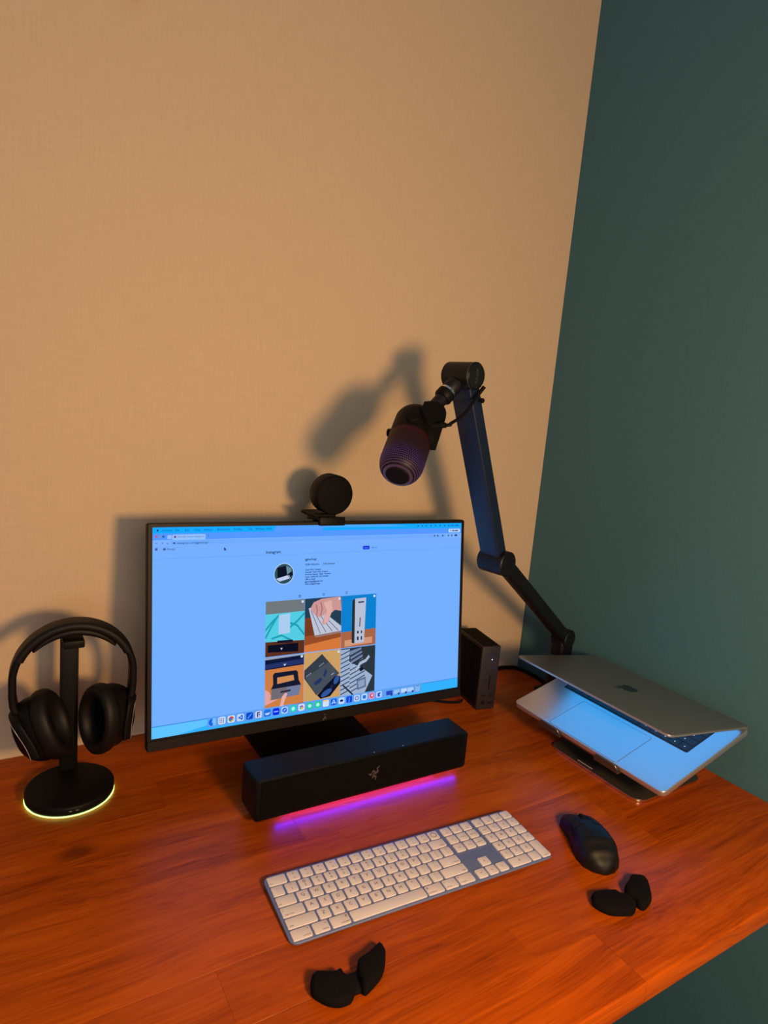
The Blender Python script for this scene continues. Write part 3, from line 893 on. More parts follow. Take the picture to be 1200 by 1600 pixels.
# ------------------------------------------------------------------ keyboard
KW, KD = 0.4187, 0.1149
KX, KY, KA = -0.6919, -0.5296, -0.0542
TILT = math.atan2(0.004, KD)
kb = thing('keyboard', 'slim full-size keyboard with white keys on a pale blue plate', 'keyboard', (KX, KY, 0.0), (TILT, 0, KA))
PT = 0.0062
obj('plate', slab(rrect(KW, KD, 0.0105, 6), PT - 0.0032, PT, 0.0009, 3), PLATE_BLUE, kb)
obj('riser', rbox(0.39, 0.012, 0.0032, 0.001, 1, (0, 0.048, PT - 0.0046)), mat('white_plastic', (0.7, 0.7, 0.72), 0.5), kb)
U = 0.01892
VP = 0.01842
GAP = 0.0040
GX = 0.0027
X0 = -KW / 2 + 0.0026
Y0 = KD / 2 - 0.0024
KMESH = {}
def key(cx, cy, w, h, legends):
    kk = (round(w, 5), round(h, 5))
    if kk not in KMESH:
        o = obj('key', slab(rrect(w, h, 0.0021, 3), PT - 0.0004, PT + 0.0017, 0.0005, 2, bottom=False), KEY_WHITE, kb)
        KMESH[kk] = o.data
        o.location = (cx, cy, 0)
    else:
        o = inst('key', KMESH[kk], kb, (cx, cy, 0))
    for s, dx, dy, size in legends:
        V, F = text(s, size, 'CENTER')
        obj('legend', ([Vector((v.x + dx, v.y + dy, PT + 0.00178)) for v in V], F), LEGEND, o, smooth=0)
def unit(col, row, w=1.0, h=1.0, leg=(), off=0.0):
    x = X0 + col * U + off
    y = Y0 - row * VP
    kw, kh = w * U - GX, h * VP - GX
    key(x + w * U / 2, y - h * VP / 2, kw, kh, leg)
def word(s, w, side=-1, dy=-0.0045, size=0.0033):
    wx = w * U / 2 - 0.0024 - 0.00052 * len(s) * size / 0.0033 * 1.75
    return (s, side * wx, dy, size)
unit(0, 0, 1.5, leg=[word('esc', 1.5)])
for k in range(12):
    unit(1.5 + k, 0, leg=[('*', 0, 0.0022, 0.006), ('F%d' % (k + 1), 0.0005, -0.0045, 0.0030)])
unit(13.5, 0)
tid = obj('fingerprint_ring', rings([[(r * math.cos(2 * PI * k / 24), r * math.sin(2 * PI * k / 24), PT + z) for k in range(24)] for r, z in ((0.0050, 0.0017), (0.0050, 0.00185), (0.0042, 0.00185), (0.0042, 0.0017))], caps=False), LEGEND, kb)
tid.location = (X0 + 14 * U, Y0 - VP / 2, 0)
for k, (a, b) in enumerate(zip('`1234567890-=', '~!@#$%^&*()_+')):
    unit(k, 1, leg=[(b, 0, 0.0034, 0.0052), (a, 0, -0.0030, 0.0056)])
unit(13, 1, 1.5, leg=[word('delete', 1.5, 1)])
unit(0, 2, 1.5, leg=[word('tab', 1.5)])
for k, c in enumerate('QWERTYUIOP'):
    unit(1.5 + k, 2, leg=[(c, 0, 0.0006, 0.0068)])
for k, (a, b) in enumerate(zip('[]\\', '{}|')):
    unit(11.5 + k, 2, leg=[(b, 0, 0.0032, 0.0052), (a, 0, -0.0032, 0.0052)])
unit(0, 3, 1.75, leg=[word('caps lock', 1.75), ('.', -0.0125, 0.0048, 0.010)])
for k, c in enumerate('ASDFGHJKL'):
    unit(1.75 + k, 3, leg=[(c, 0, 0.0006, 0.0068)])
for k, (a, b) in enumerate(zip(";'", ':"')):
    unit(10.75 + k, 3, leg=[(b, 0, 0.0032, 0.0056), (a, 0, -0.0032, 0.0056)])
unit(12.75, 3, 1.75, leg=[word('return', 1.75, 1)])
unit(0, 4, 2.25, leg=[word('shift', 2.25)])
for k, c in enumerate('ZXCVBNM'):
    unit(2.25 + k, 4, leg=[(c, 0, 0.0006, 0.0068)])
for k, (a, b) in enumerate(zip(',./', '<>?')):
    unit(9.25 + k, 4, leg=[(b, 0, 0.0032, 0.0054), (a, 0, -0.0032, 0.0056)])
unit(12.25, 4, 2.25, leg=[word('shift', 2.25, 1)])
col = 0
for w, s, g in ((1.5, 'control', '^'), (1.25, 'option', '~'), (1.5, 'command', '#'), (6, '', ''), (1.5, 'command', '#'), (1.25, 'option', '~'), (1.5, 'control', '^')):
    side = 1 if col < 5 else -1
    lg_ = [word(s, w, side, -0.0046, 0.0031), (g, side * (w * U / 2 - 0.0045), 0.0038, 0.0056)] if s else []
    unit(col, 5, w, leg=lg_)
    col += w
N0 = 14.5
for k in range(3):
    unit(N0 + k, 0, leg=[('F%d' % (13 + k), 0, -0.0040, 0.0032)], off=GAP)
for k, s in enumerate(('fn', 'home', 'page up')):
    unit(N0 + k, 1, leg=[(s, 0, -0.0005, 0.0034)], off=GAP)
for k, s in enumerate(('del', 'end', 'page dn')):
    unit(N0 + k, 2, leg=[(s, 0, -0.0005, 0.0034)], off=GAP)
unit(N0 + 1, 4, leg=[('^', 0, -0.0016, 0.0075)], off=GAP)
for k, s in enumerate(('<', 'v', '>')):
    unit(N0 + k, 5, leg=[(s, 0, 0, 0.0055)], off=GAP)
P0 = 17.5
O2 = GAP * 2
for k in range(4):
    unit(P0 + k, 0, leg=[('F%d' % (16 + k), 0, -0.0040, 0.0032)], off=O2)
for r, line in ((1, ('clear', '=', '/', '*')), (2, '789-'), (3, '456+'), (4, '123')):
    for k, s in enumerate(line):
        unit(P0 + k, r, leg=[(s, 0, 0, 0.0034 if len(s) > 1 else 0.0066)], off=O2)
unit(P0 + 3, 4, 1, 2, leg=[('enter', 0, -0.0145, 0.0032)], off=O2)
unit(P0, 5, 2, leg=[('0', 0, 0, 0.0066)], off=O2)
unit(P0 + 2, 5, leg=[('.', 0, 0, 0.0066)], off=O2)

# ------------------------------------------------------------------ mouse
MA = -0.47
ms = thing('computer_mouse', 'black wireless computer mouse lying right of the keyboard', 'mouse', (-0.4150, -0.6050, 0.0), (0, 0, MA))
ms.scale = (0.95, 0.95, 0.95)
def lerp_tab(tab, t):
    for (a, va), (b, vb) in zip(tab, tab[1:]):
        if t <= b:
            u = (t - a) / (b - a)
            u = u * u * (3 - 2 * u)
            return va + (vb - va) * u
    return tab[-1][1]
WTAB = [(-0.064, 0.004), (-0.058, 0.019), (-0.045, 0.0295), (-0.028, 0.0335), (-0.005, 0.0320), (0.018, 0.0290), (0.040, 0.0305), (0.055, 0.0310), (0.062, 0.0285), (0.064, 0.0265)]
HTAB = [(-0.064, 0.008), (-0.058, 0.020), (-0.045, 0.032), (-0.025, 0.0405), (-0.008, 0.0415), (0.015, 0.0370), (0.040, 0.0270), (0.058, 0.0185), (0.064, 0.0145)]
def mouse_sec(y, a0, a1, n, dz=0.0, k=1.0):
    w, h = lerp_tab(WTAB, y) * k, lerp_tab(HTAB, y)
    pts = []
    for i in range(n + 1):
        a = a0 + (a1 - a0) * i / n
        cx, sx = math.cos(a), math.sin(a)
        x = w * math.copysign(abs(cx) ** 0.62, cx)
        z = 0.0012 + (h - 0.0012) * abs(sx) ** 0.72
        pts.append((x, y, z + dz))
    return pts
ys = [-0.064 + 0.128 * k / 40 for k in range(41)]
loops = [mouse_sec(y, 0, PI, 28) + [(-lerp_tab(WTAB, y) * 0.9, y, 0.0008), (lerp_tab(WTAB, y) * 0.9, y, 0.0008)] for y in ys]
obj('body', rings(loops), mat('black_soft_touch', (0.0040, 0.0036, 0.0036), 0.52, spec=0.30, bump=0.08, bscale=2000), ms, smooth=55)
def shell(a0, a1, y0, y1):
    yy = [y0 + (y1 - y0) * k / 16 for k in range(17)]
    up_ = [mouse_sec(y, a0, a1, 10, 0.0012) for y in yy]
    dn_ = [mouse_sec(y, a0, a1, 10, -0.0008) for y in yy]
    loops = [u + d[::-1] for u, d in zip(up_, dn_)]
    return rings(loops)
obj('button', shell(PI * 0.535, PI * 0.84, 0.008, 0.0655), BLACK_METAL, ms, smooth=45)
obj('button', shell(PI * 0.16, PI * 0.465, 0.008, 0.0655), BLACK_METAL, ms, smooth=45)
obj('scroll_wheel', xform(lathe([(0.007, -0.0028), (0.0088, -0.0020), (0.0088, 0.0020), (0.007, 0.0028)], 22), lambda v: Vector((v[2], 0.042 + v[0], 0.0222 + v[1]))), RUBBER, ms)
for yy in (0.004, 0.021):
    obj('side_button', rbox(0.003, 0.0155, 0.005, 0.0012, 2, (-lerp_tab(WTAB, yy) + 0.0005, yy, 0.021)), BLACK, ms)

# ------------------------------------------------------------------ wrist rests
def smooth_poly(p, n=3):
    return [(v.x, v.y) for v in catmull([(x, y, 0) for x, y in p + p[:1]], n)[:-1]]
def wing(poly, parent, H, tiltv):
    p = list(poly)
    if area(p) < 0: p.reverse()
    p = smooth_poly(p, 3)
    cx = sum(q[0] for q in p) / len(p); cy = sum(q[1] for q in p) / len(p)
    loops = []
    for ins, z in ((0.0020, 0.0), (0.0006, 0.0016), (0.0, 0.004), (0.0004, H * 0.65), (0.0018, H * 0.9), (0.0046, H)):
        k = 1 - ins / 0.021
        loops.append([(cx + (x - cx) * k, cy + (y - cy) * k, z * (1 + (tiltv[0] * (x - cx) + tiltv[1] * (y - cy)))) for x, y in p])
    return obj('wing', rings(loops), FOAM, parent, Frame((0, 0, 0)), smooth=50)
LL = [(-0.904, -0.6299), (-0.8967, -0.626), (-0.8788, -0.6349), (-0.8709, -0.6353), (-0.8684, -0.6365), (-0.8682, -0.6431), (-0.8641, -0.6498), (-0.8631, -0.6593), (-0.867, -0.6663), (-0.8731, -0.672), (-0.8789, -0.6734), (-0.8898, -0.6716), (-0.9003, -0.6637), (-0.9099, -0.6476), (-0.9087, -0.6388)]
LR = [(-0.8526, -0.645), (-0.8479, -0.6365), (-0.8437, -0.6337), (-0.8285, -0.63), (-0.8126, -0.6238), (-0.8079, -0.6235), (-0.8072, -0.6316), (-0.8103, -0.639), (-0.8201, -0.6527), (-0.8314, -0.6625), (-0.8525, -0.6714), (-0.8577, -0.6715), (-0.8588, -0.6671), (-0.8563, -0.6582)]
LN = [(-0.872, -0.6420), (-0.8490, -0.6425), (-0.8550, -0.6660), (-0.872, -0.6652)]
RL = [(-0.4977, -0.6817), (-0.4693, -0.6912), (-0.465, -0.6943), (-0.462, -0.7017), (-0.4545, -0.7071), (-0.4581, -0.7224), (-0.4653, -0.7279), (-0.4715, -0.7296), (-0.4767, -0.729), (-0.4963, -0.7195), (-0.5062, -0.7102), (-0.511, -0.6947), (-0.5071, -0.6889)]
RR = [(-0.4462, -0.6941), (-0.4312, -0.6889), (-0.4201, -0.6836), (-0.4125, -0.6844), (-0.4017, -0.6895), (-0.4008, -0.6969), (-0.4072, -0.7065), (-0.4224, -0.7215), (-0.4312, -0.7271), (-0.4498, -0.7316), (-0.4536, -0.7298), (-0.4553, -0.7242), (-0.4528, -0.7168), (-0.4535, -0.7047)]
RN = [(-0.4680, -0.7020), (-0.4440, -0.6990), (-0.4480, -0.7190), (-0.4660, -0.7210)]
for lab, A, B, N_, cen in (('black two-winged wrist rest lying between keyboard and front edge of desk', LL, LR, LN, (-0.862, -0.652, 0)),
                           ('black two-winged wrist rest lying next to the computer mouse', RL, RR, RN, (-0.457, -0.708, 0))):
    t = thing('wrist_rest', lab, 'wrist rest', cen, group='hinged wrist rests')
    wing(A, t, 0.013, (2.0, 4.0))
    wing(B, t, 0.014, (-4.0, 3.0))
    obj('hinge', slab(N_, 0.0, 0.007, 0.0012, 2), RUBBER, t, Frame((0, 0, 0)))

# ------------------------------------------------------------------ docking station
DA = -0.20
dk = thing('docking_station', 'slim upright dark metal docking station standing beside the monitor', 'docking station', (-0.262, -0.174, 0), (0, 0, DA))
DW, DD, DH = 0.046, 0.120, 0.150
pts = rrect(DW, DD, 0.003, 3)
obj('shell', move(slab(pts, 0.003, DH, 0.0015, 2), (0, DD / 2, 0)), DOCK_METAL, dk, smooth=35)
obj('top_panel', rbox(DW - 0.008, DD - 0.008, 0.0012, 0.0004, 1, (0, DD / 2, DH + 0.0003)), BLACK_MATTE, dk, smooth=0)
for s in (-1, 1):
    sp = obj('side_panel', rbox(0.0012, DD - 0.010, DH - 0.016, 0.0004, 1, (s * (DW / 2 + 0.0003), DD / 2, DH / 2 + 0.001)), BLACK_MATTE, dk, smooth=0)
    for k in range(13):
        obj('fin', rbox(0.0022, 0.0035, DH - 0.020, 0.0006, 1, (s * (DW / 2 + 0.0012), 0.012 + k * (DD - 0.024) / 12, DH / 2 + 0.001)), BLACK, sp, smooth=0)
obj('rubber_foot', rbox(DW - 0.006, DD - 0.01, 0.0035, 0.0005, 1, (0, DD / 2, 0.00175)), RUBBER, dk)
fr = lambda part: xform(part, lambda v: Vector((v[0], -0.0004, v[1])))
obj('front_print', move(fr(text('CalDigit', 0.0075)), (0.002, 0, 0.1335)), BLACK_GLOSS, dk, smooth=0)
obj('power_light', xform(lathe([(0.0012, 0), (0.0010, 0.0008), (0.0002, 0.0009)], 12), lambda v: Vector((v[0] + 0.0035, -0.0001 - v[2], v[1] + 0.1195))), em(255, 250, 245, 1.5), dk)
obj('card_slot', rbox(0.0030, 0.0014, 0.032, 0.0005, 1, (0.003, -0.0002, 0.066)), BLACK_GLOSS, dk)
for cx, cz, w, h in ((-0.008, 0.036, 0.010, 0.0038), (0.010, 0.036, 0.010, 0.0038), (0.010, 0.018, 0.0125, 0.006)):
    obj('port', rbox(w, 0.0014, h, 0.0006, 1, (cx, -0.0002, cz)), BLACK_GLOSS, dk)
obj('port', xform(lathe([(0.0052, 0), (0.0050, 0.0008), (0.0022, 0.0008)], 18), lambda v: Vector((v[0] - 0.008, -v[2], v[1] + 0.019))), BLACK_GLOSS, dk)

# ------------------------------------------------------------------ laptop
LW, LD = 0.3557, 0.2481
LYA, LTH, LID = 0.002, 0.270, 0.402
lw = Vector((math.sin(LYA), -math.cos(LYA), 0))
ld0 = Vector((math.cos(LYA), math.sin(LYA), 0))
ld = ld0 * math.cos(LTH) + Vector((0, 0, 1)) * math.sin(LTH)
ln = Vector((0, 0, 1)) * math.cos(LTH) - ld0 * math.sin(LTH)
F1 = Vector((-0.2700, -0.2660, 0.0640))
LF = Frame(F1 + lw * LW / 2 + ld * LD / 2, lw, ld, ln)        # centre of the deck: x along the width, y towards the hinge, z up
lt = thing('laptop', 'silver laptop with half-closed lid tilted on the laptop stand', 'laptop', (-0.15, -0.444, 0.06))
obj('base', slab(rrect(LW, LD, 0.011, 6), -0.0105, 0.0, 0.0016, 3), ALU, lt, LF)
obj('trackpad', slab(rrect(0.160, 0.099, 0.004, 4), -0.0002, 0.00035, 0.0002, 1), ALU, lt, Frame(LF((0, -LD / 2 + 0.0035 + 0.0495, 0)), lw, ld, ln))
obj('trackpad_gap', slab(rrect(0.1616, 0.1004, 0.0045, 4), -0.0002, 0.00012), mat('dark_seam', (0.05, 0.05, 0.06), 0.6), lt, Frame(LF((0, -LD / 2 + 0.0035 + 0.0495, 0)), lw, ld, ln), smooth=0)
KBW, KBD = 0.288, 0.118
kc = -LD / 2 + 0.112 + KBD / 2
well = obj('key_well', slab(rrect(KBW, KBD, 0.003, 3), -0.0002, 0.0003), mat('black_key_bed', (0.006, 0.006, 0.008), 0.6), lt, Frame(LF((0, kc, 0)), lw, ld, ln), smooth=0)
LKEY = mat('black_laptop_key', (0.012, 0.012, 0.016), 0.55)
LLEG = mat('white_key_print', (0.7, 0.72, 0.75), 0.6)
for r in range(6):
    n = 14 if r else 14
    wid = [1.0] * 14
    if r == 0: wid = [1.5] + [1] * 12 + [1]
    if r == 1: wid = [1] * 13 + [1.5]
    if r == 2: wid = [1.5] + [1] * 13
    if r == 3: wid = [1.75] + [1] * 11 + [1.75]
    if r == 4: wid = [2.25] + [1] * 10 + [2.25]
    if r == 5: wid = [1, 1, 1, 1.25, 5, 1.25, 1, 1, 1, 1]
    uu = (KBW - 0.004) / sum(wid)
    x = -KBW / 2 + 0.002
    vv = (KBD - 0.004) / 6
    yk = kc + KBD / 2 - 0.002 - (r + 0.5) * vv
    for j, w in enumerate(wid):
        kx = x + w * uu / 2
        kf = Frame(LF((kx, yk, 0)), lw, ld, ln)
        ko = obj('key', slab(rrect(w * uu - 0.0026, vv - 0.0026, 0.0016, 2), 0.0003, 0.0011, 0.0003, 1, bottom=False), LKEY, lt, kf, smooth=30)
        if j >= len(wid) - 5:
            obj('legend', flat(rrect(0.0024, 0.0024, 0.0008, 2), 0.00118), LLEG, ko, kf, smooth=0)
        x += w * uu
# lid
hinge = LF((0, LD / 2 - 0.002, 0.0012))
vd = -ld * math.cos(LID) + ln * math.sin(LID)              # from the hinge to the free edge
vo = ln * math.cos(LID) + ld * math.sin(LID)               # outer side of the lid
LIDF = Frame(hinge + vd * (LD / 2 - 0.001), lw, vd, vo)
lid = obj('lid', slab(rrect(LW, LD, 0.011, 6), 0.0, 0.0046, 0.0012, 3), ALU_LID, lt, LIDF)
rim = rrect(LW + 0.0006, LD + 0.0006, 0.0113, 6)
obj('lid_rim', rings([[(x, y, z) for x, y in rim] for z in (0.0012, 0.0036)], caps=False), ALU, lid, LIDF)
obj('screen_border', slab(rrect(LW - 0.006, LD - 0.008, 0.008, 4), -0.0006, 0.0002), BLACK_GLOSS, lid, LIDF, smooth=0)
obj('laptop_screen', slab(rrect(LW - 0.014, LD - 0.024, 0.004, 4), -0.0010, -0.0004), em(62, 172, 255, 1.25), lid, LIDF, smooth=0)
obj('hinge_bar', sweep([LF((-LW / 2 + 0.02, LD / 2 - 0.003, 0.0)), LF((LW / 2 - 0.02, LD / 2 - 0.003, 0.0))], circle(0.0035, 10)), BLACK, lt, Frame((0, 0, 0)))
# emblem on the lid: a bitten fruit with a leaf
AP = [(0, .62), (.14, .70), (.34, .74), (.56, .64), (.70, .48), (.56, .32), (.50, .10), (.58, -.12), (.76, -.28), (.66, -.52), (.46, -.80), (.28, -.90), (.08, -.82), (-.10, -.82), (-.30, -.92), (-.50, -.78), (-.72, -.42), (-.80, -.02), (-.76, .34), (-.58, .62), (-.34, .74), (-.14, .70)]
LEAF = [(.02, .80), (.06, 1.02), (.22, 1.22), (.42, 1.30), (.40, 1.08), (.24, .88)]
es = 0.0225
emb = join(flat(smooth_poly([(-x * es, y * es) for x, y in AP], 2)), flat([(-x * es, y * es) for x, y in LEAF]))
obj('lid_emblem', xform(emb, lambda v: Vector((v[0], v[1] - 0.004, 0.00470))), mat('dark_mirror_print', (0.02, 0.02, 0.022), 0.12, metal=0.5), lid, LIDF, smooth=0)

# ------------------------------------------------------------------ laptop stand
st = thing('laptop_stand', 'grey metal laptop stand with rounded foot plate and two front hooks', 'laptop stand', (-0.145, -0.455, 0))
fp = [(x - 0.145 + 0.0, y - 0.4555) for x, y in rrect(0.190, 0.216, 0.022, 7)]
obj('foot_plate', slab(fp, 0.0008, 0.0052, 0.0008, 2), GREY_METAL, st, Frame((0, 0, 0)), smooth=30)
rim = inset([(x, y) for x, y in fp], -0.0003)
obj('plate_rim', rings([[(x, y, z) for x, y in (rim if area(rim) > 0 else rim[::-1])] for z in (0.0012, 0.0046)], caps=False), EDGE_METAL, st, Frame((0, 0, 0)))
obj('pads', join(*[move(lathe([(0.008, 0), (0.008, 0.001)], 16), (x, y, 0)) for x in (-0.215, -0.075) for y in (-0.545, -0.37)]), RUBBER, st, Frame((0, 0, 0)))
SFm = Frame(F1 + lw * LW / 2, lw, ld, ln)                   # front edge middle of the deck
tray = slab(rrect(0.215, 0.205, 0.02, 6), -0.0155, -0.0112, 0.0008, 2)
obj('tray', move(tray, (-0.005, 0.1045, 0)), GREY_METAL, st, SFm, smooth=30)
def hook(xc, w):
    sec_ = [(0.004, -0.0155), (-0.0030, -0.0155), (-0.0052, -0.0135), (-0.0052, 0.0012), (-0.0042, 0.0022), (-0.0030, 0.0016), (-0.0026, -0.0110), (0.004, -0.0114)]
    loops = []
    for x, k in ((-w / 2, 0.55), (-w / 2 + 0.004, 0.9), (-w / 2 + 0.010, 1), (w / 2 - 0.010, 1), (w / 2 - 0.004, 0.9), (w / 2, 0.55)):
        loops.append([(xc + x, y, -0.0155 + (z + 0.0155) * (k if y < 0 else 1)) for y, z in sec_])
    return rings(loops)
for xc in (-0.073, 0.064):
    obj('hook', hook(xc, 0.052), GREY_METAL, st, SFm, smooth=40)
# folding leg between foot plate and tray
ta, tb = SFm((-0.005, 0.165, -0.0155)), Vector((-0.085, -0.449, 0.006))
for dy in (-0.055, 0.055):
    a = Vector((-0.080, -0.449 + dy, 0.004)); b = SFm((-0.005 - dy, 0.150, -0.0150))
    obj('support_arm', sweep([a, b], rrect(0.012, 0.034, 0.003, 3), (0, 1, 0)), GREY_METAL, st, Frame((0, 0, 0)), smooth=30)
obj('hinge_tube', sweep([(-0.080, -0.525, 0.010), (-0.080, -0.373, 0.010)], circle(0.007, 14)), GREY_METAL, st, Frame((0, 0, 0)))
strokes = []
yy = -0.4200
for k, h in enumerate((1, .7, .7, .9, .7, .7, .7, 1, .7)):
    strokes.append(rbox(0.0042 * h, 0.0026, 0.0002, 0, 1, (-0.2330, yy, 0.0053)))
    yy -= 0.0040
obj('maker_print', join(*strokes), mat('pale_print', (0.55, 0.5, 0.5), 0.5), st, Frame((0, 0, 0)), smooth=0)

# ------------------------------------------------------------------ microphone boom arm
T = Vector((-0.502, -0.275, 0.714))
S = Vector((-0.050, -0.183, 0.150))
hdir = (Vector((T.x, T.y, 0)) - Vector((S.x, S.y, 0))).normalized()
an = Vector((0, 0, 1)).cross(hdir)
if an.y > 0: an = -an                                       # towards the viewer
E = Vector((-0.3487, -0.2438, 0.3669))
ba = thing('boom_arm', 'black jointed microphone boom arm standing behind the laptop', 'microphone arm', (S.x, S.y, 0))
W0 = Frame((0, 0, 0))
obj('clamp', rbox(0.064, 0.075, 0.018, 0.004, 2, (S.x - 0.004, S.y, 0.009)), BLACK_METAL, ba, W0)
obj('pivot_post', lathe([(0.026, 0.016), (0.026, 0.060), (0.022, 0.066), (0.020, 0.120)], 28), BLACK_METAL, ba, Frame((S.x, S.y, 0)))
def cyl(c, ax, r, h0, h1, bev=0.002, n=36):
    prof = [(r - bev, h0), (r, h0 + bev), (r, h1 - bev), (r - bev, h1)]
    f = axis_frame(c, ax)
    return lathe(prof, n), f
def beam(a, b, w_n, w_t, r):
    """straight beam; w_n along the arm's normal, w_t across it"""
    return sweep([a, b], rrect(w_t, w_n, r, 4), an)
p_, f_ = cyl(S, an, 0.0225, -0.020, 0.020); obj('shoulder_joint', p_, BLACK_METAL, ba, f_)
obj('shoulder_fork', rbox(0.040, 0.036, 0.045, 0.006, 3, (S.x, S.y, 0.128)), BLACK_METAL, ba, W0)
e2 = E + an * 0.020
obj('lower_arm', beam(S + (E - S).normalized() * 0.008 + an * 0.004, e2, 0.028, 0.030, 0.007), BLACK_METAL, ba, W0, smooth=40)
p_, f_ = cyl(E, an, 0.0250, -0.027, 0.034); obj('elbow_joint', p_, BLACK_METAL, ba, f_)
obj('upper_arm', beam(E, T, 0.046, 0.026, 0.003), mat('black_metal_screen_tint', (0.0048, 0.0115, 0.038), 0.45, spec=0.5, bump=0.04, bscale=900), ba, W0, smooth=40)  # monitor's blue reflection put into the black arm's base colour
p_, f_ = cyl(T, an, 0.0235, -0.031, 0.031); tj = obj('head_joint', p_, BLACK_METAL, ba, f_)
p_, f_ = cyl(T, an, 0.0215, 0.0305, 0.0325, 0.0006); obj('joint_cap', p_, BLACK_GLOSS, ba, f_)
obj('joint_ring', lathe([(0.0236, 0.0285), (0.0238, 0.0288), (0.0238, 0.0296), (0.0236, 0.0299)], 36, caps=False), LOGO_GREY, ba, axis_frame(T, an))
jt = Frame(T + an * 0.0328, hdir * -1, Vector((0, 0, 1)), an)
obj('cap_print', xform(text('RAZER', 0.0085), lambda v: Vector((-v[1], v[0], 0))), LOGO_GREY, ba, jt, smooth=0)

# ------------------------------------------------------------------ microphone
tip = Vector((-0.671, -0.356, 0.545))
top = Vector((-0.5785, -0.2725, 0.656))
ax = (top - tip).normalized()
h_ = Vector((0, 0, 1)).cross(ax).normalized()
y_ = ax.cross(h_)
rotm = Matrix((h_, y_, ax)).transposed()
mic = thing('microphone', 'black capsule microphone with purple-lit perforated grille hanging from the boom arm', 'microphone', tip)
mic.rotation_euler = rotm.to_euler()
ROOT.pop(mic.name)
def grille_mat():
    mt = bpy.data.materials.new('lit_perforated_grille')
    mt.use_nodes = True
    nt = mt.node_tree
    N, Lk = nt.nodes.new, nt.links.new
    b = nt.nodes['Principled BSDF']
    b.inputs['Base Color'].default_value = (0.010, 0.0055, 0.0060, 1)
    b.inputs['Specular IOR Level'].default_value = 0.2
    b.inputs['Roughness'].default_value = 0.5
    tc = N('ShaderNodeTexCoord'); sp = N('ShaderNodeSeparateXYZ'); Lk(tc.outputs['Object'], sp.inputs[0])
    def M(op, a, b_=None):
        n = N('ShaderNodeMath'); n.operation = op
        for i, v in enumerate((a, b_)):
            if v is None: continue
            if isinstance(v, (int, float)): n.inputs[i].default_value = v
            else: Lk(v, n.inputs[i])
        return n.outputs[0]
    ang = M('ARCTAN2', sp.outputs[1], sp.outputs[0])
    row = M('DIVIDE', sp.outputs[2], 0.0034)
    fl = M('FLOOR', row)
    half = M('MULTIPLY', M('MODULO', fl, 2.0), 0.5)
    u = M('ADD', M('MULTIPLY', ang, 66 / (2 * PI)), half)
    du = M('SUBTRACT', M('FRACT', u), 0.5)
    dv = M('SUBTRACT', M('FRACT', row), 0.5)
    d = M('SQRT', M('ADD', M('MULTIPLY', du, du), M('MULTIPLY', dv, dv)))
    dot = M('LESS_THAN', d, 0.235)
    rp = N('ShaderNodeValToRGB')
    e = rp.color_ramp.elements
    e[0].position = 0.0; e[0].color = (0.36, 0.17, 0.24, 1)
    e[1].position = 1.0; e[1].color = (0.36, 0.006, 0.010, 1)
    k = e.new(0.28); k.color = (0.30, 0.10, 0.62, 1)
    k = e.new(0.55); k.color = (0.16, 0.03, 0.09, 1)
    k = e.new(0.8); k.color = (0.13, 0.012, 0.02, 1)
    Lk(M('DIVIDE', sp.outputs[2], 0.080), rp.inputs[0])
    Lk(rp.outputs[0], b.inputs['Emission Color'])
    Lk(M('MULTIPLY', dot, 0.36), b.inputs['Emission Strength'])
    return mt
GR = grille_mat()
MR = 0.0355
obj('end_cap', lathe([(0.0002, -0.001), (0.0165, -0.001), (0.0175, 0.0), (0.0182, 0.002), (0.0182, 0.004)], 40), BLACK_MATTE, mic)
obj('end_ring', lathe([(0.0178, -0.0004), (0.0190, 0.0002), (0.0192, 0.002), (0.0186, 0.004)], 40, caps=False), BLACK_METAL, mic)
gp = [(0.0188, 0.0010)]
for k in range(1, 13):
    a = PI / 2 * k / 12
    gp.append((0.0188 + (MR - 0.0188) * math.sin(a), 0.0010 + 0.030 * (1 - math.cos(a))))
gp += [(MR, 0.045), (MR, 0.060), (MR, 0.080)]
obj('grille', lathe(gp, 64, caps=False), GR, mic, smooth=60)
bp_ = [(MR, 0.0795), (MR + 0.0003, 0.081), (MR + 0.0003, 0.118)]
for k in range(1, 11):
    a = PI / 2 * k / 10
    bp_.append(((MR + 0.0003) * math.cos(a) + 0.0004, 0.118 + 0.032 * math.sin(a)))
obj('body', lathe(bp_, 56), BLACK, mic, smooth=60)
# directions in the microphone's own space
inv = rotm.transposed()
def L(v):
    return inv @ (Vector(v) - tip)
sr, sv = Vector((-0.9918, -0.1279, 0.0)), Vector((-0.3350, 0.9422, 0.0))   # right-hand and front side of the body
c_ = Vector((0, 0, 0.094))
def local_cyl(c, axd, r, h0, h1, bev=0.0015, n=24):
    f = axis_frame(c, axd)
    return xform(lathe([(r - bev, h0), (r, h0 + bev), (r, h1 - bev), (r - bev, h1)], n), f)
obj('dial', local_cyl(c_, (sv * 0.96 - sr * 0.22).normalized(), 0.0100, MR - 0.004, MR + 0.006), BLACK_MATTE, mic)
obj('side_knob', local_cyl(c_ + Vector((0, 0, 0.002)), -sr * 0.97 - sv * 0.2, 0.0072, MR - 0.003, MR + 0.0075), BLACK, mic)
